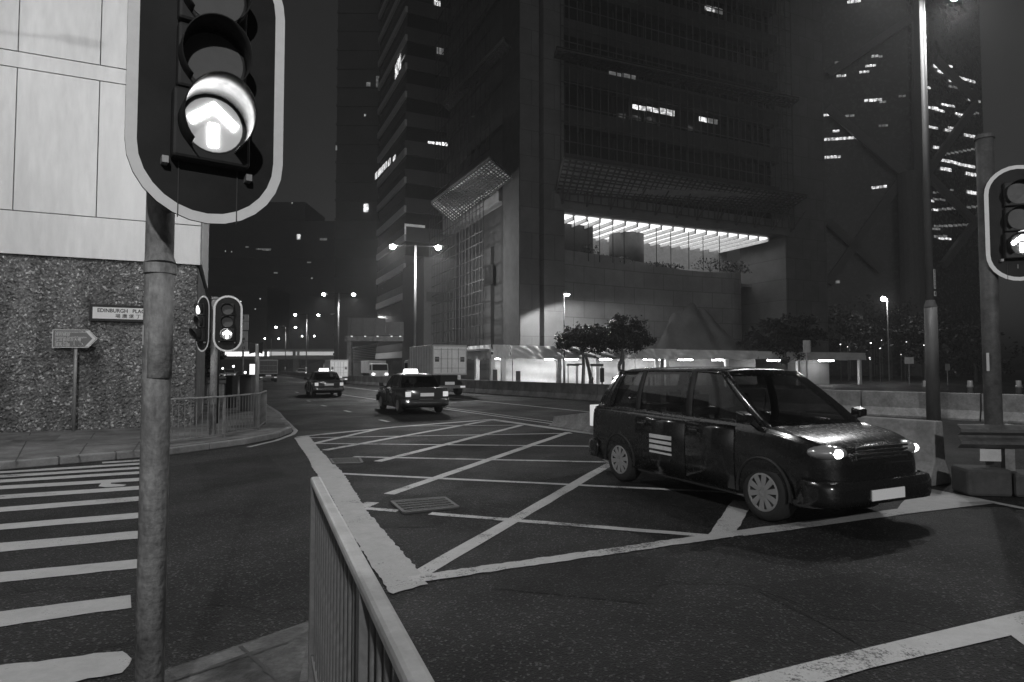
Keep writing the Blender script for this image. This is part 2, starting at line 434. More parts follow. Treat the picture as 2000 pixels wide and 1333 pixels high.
# lane lines
lane = thing('lane_lines', 'white lines painted along the carriageway', 'road marking', (0, 0, 0), kind='structure')
def poly_line(pix, w, name='lane_line', z=.005, m=P_NEW):
    g = [G(*p) for p in pix]
    for i, (a, b) in enumerate(zip(g[:-1], g[1:])):
        marking(name, strip(a, b, w, w, .006, 6), m, lane, z + i * .0003)
poly_line([(560, 745), (665, 755), (738, 764), (891, 779), (1179, 808), (1500, 838)], .16)
poly_line([(600, 762), (665, 771), (728, 780), (872, 800), (1083, 829)], .13)
poly_line([(872, 797), (1083, 825)], .10, z=.007)
poly_line([(1100, 834), (1300, 862)], .12, z=.0055)
poly_line([(1795, 953), (2060, 1006)], .12, z=.005)
for a, b in (((628, 792), (637, 794)), ((673, 802.5), (685, 805.5)), ((742, 820.5), (759, 824.5)), ((600, 783), (606, 784.5)), ((577, 766), (583, 767.5))):
    marking('lane_dash', strip(G(*a), G(*b), .14), P_NEW, lane, .005)
poly_line([(485, 874), (540, 861), (572, 849), (578, 842), (560, 824), (540, 812), (522, 803), (505, 790)], .11, 'edge_line', .005)
# cat's eye and stop line
mk_s = [G(*p) for p in ((1430, 1333), (1560, 1300), (1700, 1266), (2000, 1195), (2200, 1146), (2300, 1240), (2000, 1262), (1975, 1243), (1850, 1272), (1700, 1307), (1590, 1340), (1520, 1356), (1400, 1345))]
flat('stop_line', mk_s, .006, P_STOP)['kind'] = 'structure'

# pedestrian crossing stripes
pc = thing('pedestrian_crossing', 'row of white crossing stripes beside the refuge', 'road marking', (0, 0, 0), kind='structure')
ST = [((0, 1196, 1226), (257, 1163, 1188)), ((0, 1119, 1139), (275, 1093, 1110)), ((0, 1062, 1079), (280, 1037, 1052)), ((0, 1025, 1036), (285, 1001, 1012)),
      ((0, 992, 1001), (290, 969, 978)), ((0, 968, 976), (292, 949, 956)), ((0, 950, 957), (295, 933, 939)), ((0, 938, 943.5), (298, 920, 925)),
      ((0, 929, 934), (300, 911, 915)), ((0, 921.5, 925.5), (300, 903, 906.5)), ((200, 903, 906), (300, 897, 900))]
for i, (a, b) in enumerate(ST):
    p, q, r_, s_ = G(a[0], a[1]), G(b[0], b[1]), G(b[0], b[2]), G(a[0], a[2])
    ext = (p - q) * (1.2 if a[0] == 0 else 0); ext2 = (s_ - r_) * (1.2 if a[0] == 0 else 0)
    top = [(p + ext).lerp(q, k / 16) for k in range(17)]; bot = [r_.lerp(s_ + ext2, k / 16) for k in range(17)]
    jit = lambda v: Vector((v.x + random.uniform(-.008, .008), v.y + random.uniform(-.008, .008), 0))
    marking('crossing_stripe', [jit(v) for v in top + bot], P_NEW, pc, .005)
end = [(-300, 1350), (0, 1302), (120, 1288), (205, 1276), (238, 1274), (250, 1280), (258, 1290), (252, 1302), (238, 1316), (150, 1333), (60, 1345), (-300, 1420)]
marking('crossing_stripe', ragged([G(*p) for p in end], .05, .011), P_NEW, pc, .006)
marking('arrow_mark', [G(*p) for p in ((192, 951), (200, 943), (218, 943), (216, 946), (247, 948), (240, 951), (205, 953))], P_NEW, pc, .007)

# ------------------------------------------------------------------ pavements and kerbs
def kerb_run(parent, pts, step, w=.15, z=.14, m=KERB):
    """individual kerb stones along a polyline (outer edge on the left hand side)"""
    out = []
    P = [Vector((p[0], p[1])) for p in pts]; acc = []
    for a, b in zip(P[:-1], P[1:]):
        L = (b - a).length; n = max(1, round(L / step))
        for i in range(n): acc.append((a.lerp(b, i / n), a.lerp(b, (i + 1) / n)))
    for a, b in acc:
        d = (b - a).normalized(); s = Vector((-d.y, d.x)); g = .008
        a2, b2 = a + d * g, b - d * g
        zz = z + random.uniform(-.006, .006)
        MB().prism([(a2.x, a2.y, 0), (b2.x, b2.y, 0), ((b2 + s * w).x, (b2 + s * w).y, 0), ((a2 + s * w).x, (a2 + s * w).y, 0)], (0, 0, zz)).build('kerbstone', m, parent, bevel=.018)
kp = [(-20, 4.8), (-13, 8.1), (-8.5, 10.4), (-6.65, 12.2), (-5.85, 13.9), (-5.6, 15.2), (-5.75, 16.5), (-6.3, 17.8), (-8.1, 22), (-11, 28), (-15.6, 38), (-23.3, 55), (-33, 77)]
pav = [(x, y) for x, y in kp] + [(-60, 77), (-60, 4.8)]
pv = tag(flat('pavement', [(x - (.1 if i < 3 else .12), y + .1) for i, (x, y) in enumerate(pav)], .14, PAVE), kind='structure')
kerb_run(pv, kp[:10], .9)
# paving flags of slightly different tone and covers set in the pavement
for quadpx, m in ((((40, 852), (120, 850), (108, 860), (20, 863)), CONC_D), (((150, 858), (285, 856), (285, 864), (135, 867)), CONC_D), (((225, 848), (300, 846), (300, 851), (228, 853)), CONC_D)):
    flat('paving_cover', [G(p[0], p[1], .14) for p in quadpx], .145, m, pv)
for a, b in (((0, 872), (280, 858)), ((30, 903), (60, 846)), ((150, 895), (185, 846)), ((260, 882), (285, 845))):
    p, q = G(a[0], a[1], .14), G(b[0], b[1], .14)
    flat('paving_joint', strip(p, q, .025, .025, .006, 8), .1435, JOINT, pv)

# refuge under the camera
c1, c2 = G(604, 1212, .14), G(315, 1310, .14)
REF = mat('dirty_refuge_paving', 0.085, 0.85, var=.75, scale=3.2, bmp=1.0, bscale=38)
REFK = mat('dirty_kerb', 0.12, 0.8, var=.45, scale=5, bmp=.9, bscale=45)
rk = [(.75, -1.2), (.34, -.05), (-.06, 1.02), (-.50, 2.1), (-.92, 3.2), (c1.x + .16, c1.y - .02), (c1.x, c1.y), (c2.x, c2.y), (-2.6, 2.30), (-4.2, .9), (-6, -1.2)]
rp = tag(flat('refuge_pavement', rk, .137, REF), kind='structure')
kerb_run(rp, rk[:7], .8, m=REFK)
kerb_run(rp, rk[6:10], .8, m=REFK)
jp, jq = G(470, 1262, .14), G(545, 1333, .14)
flat('paving_joint', strip(jp, jq, .018, .018, .006, 10), .1405, JOINT, rp)
jp, jq = G(330, 1333, .14), G(590, 1245, .14)
flat('paving_joint', strip(jp, jq, .012, .012, .008, 14), .1408, JOINT, rp)

# drain covers in the box
def drain(name, label, pix):
    g = [G(*p) for p in pix]; c = sum(g, Vector()) / 4
    t = thing(name, label, 'drain cover', (c.x, c.y, 0))
    loc = [v - Vector((c.x, c.y, 0)) for v in g]
    MB().poly([(v.x, v.y, .006) for v in loc]).build('base_plate', mat('cast_iron', .05, .5, .3), t)
    n, mm = 9, 5
    bars = MB()
    def bil(u, v): return (loc[0] * (1 - u) + loc[1] * u) * (1 - v) + (loc[3] * (1 - u) + loc[2] * u) * v
    for i in range(n):
        for k in range(mm):
            a, b = bil((i + .15) / n, (k + .2) / mm), bil((i + .85) / n, (k + .75) / mm)
            bars.box(min(a.x, b.x), max(a.x, b.x), min(a.y, b.y), max(a.y, b.y), .006, .02)
    o = bars.build('grid_stud', mat('worn_iron', .09, .6, .0), t); o['kind'] = 'stuff'
    fr = MB()
    for a, b in zip(loc, loc[1:] + loc[:1]): fr.bar((a.x, a.y, .012), (b.x, b.y, .012), .04, .02)
    fr.build('frame', mat('worn_iron', .09, .6, .0), t)
drain('drain_cover', 'studded iron drain cover breaking the box line beside the wide band', ((765, 982), (868, 974), (895, 993), (790, 1004)))
drain('drain_cover', 'smaller iron drain cover farther along the wide band', ((645, 898), (702, 896), (708, 906), (652, 908)))

# ================================================================== LEFT BUILDING
LB = Frame(G(383, 832, .14)[:2], PHI)
lb = thing('corner_building', 'corner building with white panels above a rough stone wall', 'building', (LB.O.x, LB.O.y, .14), PHI)
zb = LB.rf(200, 509)[1] - .14                      # underside of the white panels
wl = -13.5
# rough chipped base wall: displaced grid
MBw = MB(); nx, nz = 330, 104
for k in range(nz + 1):
    for i in range(nx + 1):
        x = wl + (-.05 - wl) * i / nx; z = (zb + .02) * k / nz
        e = 0 if (i in (0, nx)) else 1
        MBw.v.append((x + random.uniform(-.012, .012), -.02 - e * (random.uniform(0, .042) + (random.random() ** 4) * .045), z))
for k in range(nz):
    for i in range(nx):
        a = k * (nx + 1) + i; MBw.f.append((a, a + 1, a + nx + 2, a + nx + 1))
MBw.build('rough_wall', ROUGHW, lb)
MB().box(wl, -.05, 0.08, 8, 0, zb).build('wall_core', CONC_D, lb)
MB().box(-.5, -.04, .2, 5.8, 0, zb - .003).build('side_wall', CONC_D, lb)
# upper body and panels
MB().box(wl, -.03, -.10, 5.7, zb + .03, 22).build('upper_wall', JOINT, lb)
seamx = [LB.rf(29, 412)[0], LB.rf(190, 428)[0]]
pitch = seamx[1] - seamx[0]
xs = [seamx[0] + pitch * k for k in range(-5, 4)]
xs = [x for x in xs if wl < x < -.9] ; xs = [wl] + xs + [0.0]
zs = [zb, LB.rf(100, 420)[1] - .14, LB.rf(100, 148)[1] - .14, LB.rf(100, 117)[1] - .14]
zs += [zs[3] + (zs[2] - zs[1]), zs[3] + (zs[2] - zs[1]) + (zs[3] - zs[2]), 22]
for k in range(len(zs) - 1):
    g = .012
    cells = [(wl, 0.0)] if k in (0, 2, 4) else list(zip(xs[:-1], xs[1:]))
    for a, b in cells:
        MB().box(a + g, b - (g if b < -.01 else -.02), -.17, -.12, zs[k] + g, zs[k + 1] - g).build('wall_panel', PANEL, lb)
# receding side face
n = 2
for k in range(n):
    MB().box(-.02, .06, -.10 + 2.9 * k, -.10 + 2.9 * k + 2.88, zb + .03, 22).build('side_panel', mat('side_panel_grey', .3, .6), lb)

# street name plate on the wall
sx0, sz0 = LB.rf(175, 611, -.14); sx1, _ = LB.rf(305, 611, -.14)
sp = thing('street_name_plate', 'black framed white street name plate on the rough wall', 'sign', LB.wld((sx0, -.15, sz0)), PHI)
w = sx1 - sx0; hgt = .42
MB().box(0, w, -.03, .05, -hgt / 2, hgt / 2).build('frame', BLACK, sp, bevel=.006)
MB().box(.07, w - .07, -.036, -.03, -hgt / 2 + .065, hgt / 2 - .065).build('plate', PLATE, sp)
ex0, ex1, cx0 = LB.rf(190, 606, -.18)[0] - sx0, LB.rf(288, 606, -.18)[0] - sx0, LB.rf(225, 616, -.18)[0] - sx0
text('EDINBURGH   PLACE', .125, INK, sp, (ex0, -.038, .060), bold=.003, fit=(ex1 - ex0, .098))
text('場 廣 堡 丁 愛', .115, INK, sp, (cx0, -.038, -.075), bold=.001, fit=(ex1 - cx0, .105))
# finger sign
b0 = G(142, 843, .14)
fs = thing('direction_sign', 'arrow shaped direction sign on a slim post before the rough wall', 'sign', b0, R(8))
Yd = b0.y
zl, zh = at(142, 679, Yd).z - .14, at(142, 645, Yd).z - .14
x0, x1 = at(108, 660, Yd).x - b0.x, at(172, 660, Yd).x - b0.x; xt = at(188, 660, Yd).x - b0.x
MB().cyl((0, .03, 0), (0, .03, zh - .03), .038, n=14).build('post', GALV, fs, smooth=True)
arrow = [(x0, 0, zl), (x1, 0, zl), (xt, 0, (zl + zh) / 2), (x1, 0, zh), (x0, 0, zh)]
MB().prism(arrow, (0, -.03, 0)).build('plate', mat('sign_grey', .2, .5, var=.08), fs)
bd = MB()
for a, b in zip(arrow, arrow[1:] + arrow[:1]): bd.bar((a[0], -.034, a[2]), (b[0], -.034, b[2]), .014, .014)
bd.build('border', PLATE, fs)
ch = MB(); xm = x1 - .05
ch.prism([(xm - .03, -.031, zl + .02), (xm + .05, -.031, zl + .02), (xt - .03, -.031, (zl + zh) / 2), (xm + .05, -.031, zh - .02), (xm - .03, -.031, zh - .02), (xt - .11, -.031, (zl + zh) / 2)], (0, -.004, 0))
ch.build('chevron', PLATE, fs)
hh = zh - zl
for i, (s, body) in enumerate(((.062, 'Central Government Offices'), (.085, '政府總部'), (.062, 'Legislative Council Complex'), (.085, '立法會綜合大樓'), (.062, 'Tamar Park'), (.085, '添馬公園'))):
    text(body, s, PLATE, fs, (x0 + .05, -.0345, zh - .052 - i * (hh - .07) / 5.6), name='lettering')
wc = MB(); cx, cz = x1 - .18, zl + .085
for k in range(10):
    a0, a1 = R(200 + k * 22), R(200 + (k + 1) * 22)
    wc.bar((cx + .045 * math.cos(a0), -.034, cz - .01 + .045 * math.sin(a0)), (cx + .045 * math.cos(a1), -.034, cz - .01 + .045 * math.sin(a1)), .01, .004)
wc.bar((cx - .01, -.034, cz + .075), (cx, -.034, cz + .02), .014, .004); wc.bar((cx, -.034, cz + .02), (cx + .045, -.034, cz + .02), .014, .004); wc.bar((cx + .045, -.034, cz + .02), (cx + .07, -.034, cz - .04), .014, .004)
wc.bar((cx - .14, -.034, cz + .06), (cx - .14, -.034, cz), .022, .004); wc.bar((cx - .14, -.034, cz), (cx - .165, -.034, cz - .05), .012, .004); wc.bar((cx - .14, -.034, cz), (cx - .115, -.034, cz - .05), .012, .004)
wc.build('access_symbol', PLATE, fs)

# ================================================================== TRAFFIC SIGNALS
def stadium(w, h, n=14, inset=0.0):
    r = w / 2 - inset; pts = []
    for k in range(n + 1):
        a = math.pi + math.pi * k / n; pts.append((r * math.cos(a), w / 2 + r * math.sin(a)))
    for k in range(n + 1):
        a = math.pi * k / n; pts.append((r * math.cos(a), h - w / 2 + r * math.sin(a)))
    return pts
def signal_head(parent, o, rot, W=.62, H=1.30, lit='up', em=E_SIG, scale=1.0, vis=.24):
    """backing board with three aspects; front is local -y"""
    c, s = math.cos(rot), math.sin(rot)
    def L(v): x, y, z = v[0] * scale, v[1] * scale, v[2] * scale; return (o[0] + x * c - y * s, o[1] + x * s + y * c, o[2] + z)
    def put(mb, name, m, par, **k):
        mb.v = [L(v) for v in mb.v]; return mb.build(name, m, par, **k)
    brd = put(MB().prism([(x, 0, z) for x, z in stadium(W, H)], (0, .012, 0)), 'backing_board', BLACK_B, parent)
    for sx_ in (-.115, .115): put(MB().box(sx_ - .002, sx_ + .002, -.0065, -.0002, .012, .25), 'board_seam', JOINT, brd)
    for sx_, sz_ in ((-.17, .235), (.155, .215)): put(MB().box(sx_ - .012, sx_ + .012, -.05, -.002, sz_ - .014, sz_ + .014), 'latch', GALV, brd)
    a, b = stadium(W, H), stadium(W, H, inset=.042); n = len(a); ring = MB()
    ring.add([(x, -.004, z) for x, z in a] + [(x, -.004, z) for x, z in b], [(i, (i + 1) % n, n + (i + 1) % n, n + i) for i in range(n)])
    put(ring, 'border', WHITE, brd)
    zc = [.40, .40 + .285, .40 + .57]; r = .118
    for k, z in enumerate(zc):
        d = .085 if k == 0 else .06
        e = .135 if k else .150
        hb = put(MB().box(-e, e, -d, -.004, z - .135 - (.02 if k == 0 else 0), z + .138), 'lamp_housing', BLACK, parent, bevel=.012)
        put(MB().cyl((0, -d - .004, z), (0, -d + .01, z), r, n=28), 'lens', LENS_OFF, hb)
        # cowl visor: tube open at the bottom
        v = MB(); N = 30; rr = r + .012; rows = []
        for k2 in range(4):
            row = []
            for i in range(N + 1):
                a_ = R(-50) + R(280) * i / N
                reach = vis * (1.0 if k == 0 else .62) * (0.35 + 0.65 * max(0.0, math.sin(a_) * .5 + .5))
                row.append((rr * math.cos(a_), -d + .001 - reach * k2 / 3, z + rr * math.sin(a_)))
            rows.append(row)
        v.loft(rows, closed=False)
        ob = put(v, 'visor', BLACK, hb, smooth=True)
        md = ob.modifiers.new('thick', 'SOLIDIFY'); md.thickness = .004 * scale; md.offset = 1
        if k == 0 and lit:
            if vis > .18: put(MB().cyl((0, -d - .0045, z), (0, -d - .005, z), r * .97, n=28), 'lit_lens', emit('lens_glow', .25, .2), hb)
            y = -d - .006; arr = MB()
            if lit == 'up':
                arr.prism([(-.018, y, z - .092), (.018, y, z - .092), (.018, y, z + .005), (-.018, y, z + .005)], (0, -.003, 0))
                arr.prism([(-.098, y, z + .018), (-.080, y, z - .012), (0, y, z + .052), (.080, y, z - .012), (.098, y, z + .018), (0, y, z + .098)], (0, -.003, 0))
            else:
                arr.cyl((0, y, z), (0, y - .003, z), r * .95, n=24)
            put(arr, 'arrow_light', em, hb)
    return zc
WPOLE = mat('weathered_pole', 0.28, 0.65, 0.1, var=.5, scale=7, bmp=.6, bscale=30, stretch=(1, 1, .45), spec=.25)
def pole_of(t, r, h, cap=True, m=WPOLE, n=20):
    MB().cyl((0, 0, 0), (0, 0, h), r, n=n).build('pole', m, t, smooth=True)
    if cap: MB().cyl((0, 0, h - .005), (0, 0, h + .05), r * 1.16, r * 1.10, n=n).build('cap', m, t)

# near signal
pb = at(303, 860, 2.62); pb = Vector((pb.x, pb.y, .14))
ts = thing('traffic_signal', 'close traffic signal showing a lit arrow on a weathered pole at the refuge', 'traffic signal', pb)
pole_of(ts, .054, 4.2, n=28)
bc = at(405, 437, 2.40)
head_o = (bc.x - pb.x, bc.y - pb.y, bc.z - .14)
signal_head(ts, head_o, R(36), vis=.25, scale=.90)
zS = lambda py: at(320, py, 2.62).z - .14
MB().cyl((.016, -.012, zS(738)), (.016, -.012, zS(536)),   .049, n=24).build('pole_sleeve', WPOLE, ts, smooth=True)
cb = MB(); cb.cyl((.008, -.008, zS(536)), (.008, -.008, zS(517)), .062, n=24); cb.cyl((.008, -.008, zS(517)), (.004, -.004, zS(500)), .062, .050, n=24)
cb.build('pole_collar', WPOLE, ts, smooth=False)
st_ = MB()
for i in range(5):
    a0, a1 = R(196 + i * 8), R(196 + (i + 1) * 8)
    f = lambda a, z: (.0555 * math.cos(a), .0555 * math.sin(a), z)
    st_.quad(f(a0, zS(675)), f(a1, zS(675)), f(a1, zS(637)), f(a0, zS(637)))
st_.build('sticker', WHITE, ts)
for z in (head_o[2] + .12, head_o[2] + 1.1):
    MB().bar((0, 0, z), (head_o[0], head_o[1] + .02, z), .04, .05).build('bracket', GALV_D, ts)

# far pair of signals on one pole
p2 = G(415, 851, .14)
t2 = thing('traffic_signal', 'pair of bordered signal heads on one pole behind the pavement railing', 'traffic signal', p2)
hp = at(415, 585, p2.y).z - .14
pole_of(t2, .075, hp, n=16)
for pxc, rot, lit, em in ((395, R(-38), None, E_SIG2), (444, R(16), 'up', E_SIG2)):
    q = at(pxc, 688, p2.y - .1)
    signal_head(t2, (q.x - p2.x, q.y - p2.y, q.z - .14), rot, lit=lit, em=em, scale=1.0, vis=.2)
# its red aspect glowing on the turned head
q = at(395, 688, p2.y - .1); hd = Vector((q.x - p2.x, q.y - p2.y, q.z - .14)); ro = R(-38)
def HL(x, y, z): return (hd.x + x * math.cos(ro) - y * math.sin(ro), hd.y + x * math.sin(ro) + y * math.cos(ro), hd.z + z)
MB().cyl(HL(0, -.108, .97), HL(0, -.112, .97), .107, n=20).build('lit_lens', emit('red_aspect', 2.2), t2)
for z in (hp - .25, hp - 1.1):
    MB().bar((-.3, 0, z), (.35, 0, z), .04, .05).build('bracket', GALV_D, t2)

# right signal by the guard rail
p3 = at(1943, 900, 8.7); p3 = Vector((p3.x, p3.y, 0))
t3 = thing('traffic_signal', 'traffic signal with lit arrow on the pole above the guard rail', 'traffic signal', p3)
h3 = at(1932, 272, 8.7).z
pole_of(t3, .105, h3, m=mat('old_steel', .10, .6, .1, var=.4, scale=5, bmp=.3, bscale=20), n=20)
q = at(1993, 549, 8.45)
signal_head(t3, (q.x - p3.x, q.y - p3.y, q.z), R(-22), scale=1.22, vis=.16, em=E_SIG)
for z in (q.z + .2, q.z + 1.3):
    MB().bar((0, 0, z), (q.x - p3.x, q.y - p3.y + .02, z), .05, .06).build('bracket', GALV_D, t3)
MB().box(-.19, .19, -.19, .19, .86, .90).build('flange', GALV_D, t3)
MB().quad((-.118, -.06, 1.65), (-.10, -.09, 1.65), (-.10, -.09, 1.9), (-.118, -.06, 1.9)).build('sticker', GREY_T, t3)

# ================================================================== RAILINGS
def railing(name, label, A, B, h, post_n, bar_gap, m, mbar, zb=.14, top=.05, lowz=.10, bars_r=.009):
    A, B = Vector((A[0], A[1], zb)), Vector((B[0], B[1], zb)); L = (B - A).length
    ang = math.atan2(B.y - A.y, B.x - A.x)
    t = thing(name, label, 'railing', A, ang)
    MB().box(-.02, L + .02, -top / 2, top / 2, h - top * .8, h).build('top_rail', m, t, bevel=.012)
    MB().box(0, L, -.016, .016, lowz, lowz + .035).build('bottom_rail', mbar, t, bevel=.005)
    pm = MB().box(-.026, .026, -.024, .024, -.02, h - .01).mesh('post', mbar)
    for i in range(post_n): place(pm, 'post', t, (L * i / (post_n - 1), 0, 0))
    n = int(L / bar_gap); bm = MB().cyl((0, 0, lowz), (0, 0, h - .03), bars_r, n=8, cap=False).mesh('bar', mbar, True)
    for i in range(1, n): place(bm, 'bar', t, (L * i / n, 0, 0))
    return t
rA, rB = G(617, 932, 1.145), G(826, 1333, 1.145)
nearA = (rA.x, rA.y); nearB = tuple((rB + (rB - rA) * .45)[:2])
tn = railing('guard_railing', 'close steel railing with broad pale handrail along the refuge', nearA, nearB, 1.005, 3, .10, RAIL, RAIL_D, top=.05)
e0 = G(362, 866, .14); e1 = G(437, 855, .14); e2 = G(505, 840, .14); e3 = G(518, 829, .14); em = G(310, 872, .14)
railing('guard_railing', 'grey barred railing panel nearest the rough wall', em, e1, .93, 2, .14, GALV, GALV_D, lowz=.06)
railing('guard_railing', 'grey barred railing panel beside the paired signals pole', e1, e2, .93, 2, .14, GALV, GALV_D, lowz=.06)
railing('guard_railing', 'short railing panel turning along the main road kerb', e2, e3, .93, 2, .14, GALV, GALV_D, lowz=.06)

# ================================================================== BARRIERS
def jersey_prof(h, k=1.0):
    return [(-.30 * k, 0), (.30 * k, 0), (.30 * k, .07), (.155 * k, .33), (.10 * k, h), (-.10 * k, h), (-.155 * k, .33), (-.30 * k, .07)]
path = [(30, 3.2), (22, 12.2), (14.9, 20.0), (5.3, 30), (-1.41, 39.7), (-9.3, 52.5), (-17.3, 65.7), (-30, 92), (-52, 140)]
def segs(path, step):
    out = []
    for i, (a, b) in enumerate(zip(path[:-1], path[1:])):
        a, b = Vector(a), Vector(b); L = (b - a).length; st = step(i); n = max(1, round(L / st))
        for k in range(n): out.append((a.lerp(b, k / n), a.lerp(b, (k + 1) / n), i))
    return out
for a, b, i in segs(path, lambda i: 3.7 if i < 3 else 1.7 if i < 6 else 6.0):
    L = (b - a).length; ang = math.atan2(b.y - a.y, b.x - a.x)
    o = MB().prism([(0, y, z) for y, z in jersey_prof(.87)], (L - .045, 0, 0)).build('concrete_barrier', CONC if i < 3 else CONC_D, bevel=.015, loc=(a.x, a.y, 0), rotz=ang)
    if i < 3: tag(o, 'pale concrete barrier block with a flat long face beyond the guard rail', 'barrier', 'pale barrier blocks beyond the guard rail')
    elif i < 6: tag(o, 'dark concrete barrier block in the row before the covered walkway', 'barrier', 'dark barrier blocks along the carriageway')
    else: tag(o, 'distant concrete barrier block towards the footbridge', 'barrier', 'distant barrier blocks')
# median barrier with sloping nose
ma, mb_ = Vector(G(1087, 832)[:2]), Vector(G(1838, 948)[:2])
d = (mb_ - ma); Lm = d.length; ang = math.atan2(d.y, d.x); dn = d.normalized()
marks = [0, 1.5, 3.0, 4.5, 6.2, 8.2, Lm]
MB().loft([[(x, y, z * hs) for y, z in jersey_prof(.9, .95)] for x, hs in ((0, .30), (1.5, .52), (2.98, .74))]).build('median_nose', CONC, bevel=.015, loc=(ma.x, ma.y, 0), rotz=ang)
tag(bpy.data.objects['median_nose'], 'sloping pale concrete nose where the median barrier starts', 'barrier')
bpy.data.objects['median_nose'].name = 'concrete_barrier_nose'
for i, (x0_, x1_) in enumerate(((3.0, 5.6), (5.63, 8.2), (8.23, Lm))):
    o = MB().loft([[(x, y, z) for y, z in jersey_prof(hh_ , .95)] for x, hh_ in ((x0_, (.68, .9, .9)[i]), (x1_, .92))]).build('concrete_barrier', CONC, bevel=.02, loc=(ma.x, ma.y, 0), rotz=ang)
    tag(o, ('rising median barrier block next to its sloping nose', 'median barrier block hidden partly behind the dark car', 'end block of the median barrier where the guard rail starts')[i], 'barrier')
# W beam guard rail
g0 = at(1886, 855, 8.55); g1 = Vector((10.6, 7.9, 0))
L = (Vector((g1.x, g1.y)) - Vector((g0.x, g0.y))).length; ang2 = math.atan2(g1.y - g0.y, g1.x - g0.x)
gr = thing('guard_rail', 'corrugated steel guard rail joined to the median barrier end', 'guard rail', (g0.x, g0.y, 0), ang2)
zc = .77
prof = [(0, zc + .16), (-.02, zc + .15), (-.09, zc + .10), (-.09, zc + .06), (-.015, zc + .015), (-.015, zc - .015), (-.09, zc - .06), (-.09, zc - .10), (-.02, zc - .15), (0, zc - .16)]
ob = MB().loft([[(x, y, z) for y, z in prof] for x in (0, L)], closed=False).build('beam', mat('weathered_steel', .09, .5, .2, var=.4, scale=3), gr)
md = ob.modifiers.new('t', 'SOLIDIFY'); md.thickness = .012
en = [(-.10, y - .0, z) for y, z in prof]
ob = MB().loft([en, [(0, y, z) for y, z in prof]], closed=False).build('end_plate', mat('weathered_steel', .2), gr)
md = ob.modifiers.new('t', 'SOLIDIFY'); md.thickness = .012
for x in (.55, 2.4, 4.2):
    MB().box(x - .06, x + .06, .02, .16, 0, .93).build('post', GALV_D, gr)
for i, x in enumerate((.18, .75)):
    b_ = MB().box(x - .28, x + .26, -.22, .22, 0, .36 - .05 * i).build('concrete_footing', mat('footing_concrete', .06, .9, var=.3, scale=3, bmp=.5), bevel=.04, loc=(g0.x, g0.y, 0), rotz=ang2)
    tag(b_, ('dark concrete footing under the guard rail beside the barrier end', 'second dark concrete footing under the guard rail')[i], 'footing')
MB().box(.16, .42, -.02, .0, .44, .60).build('notice', GREY_T, gr)

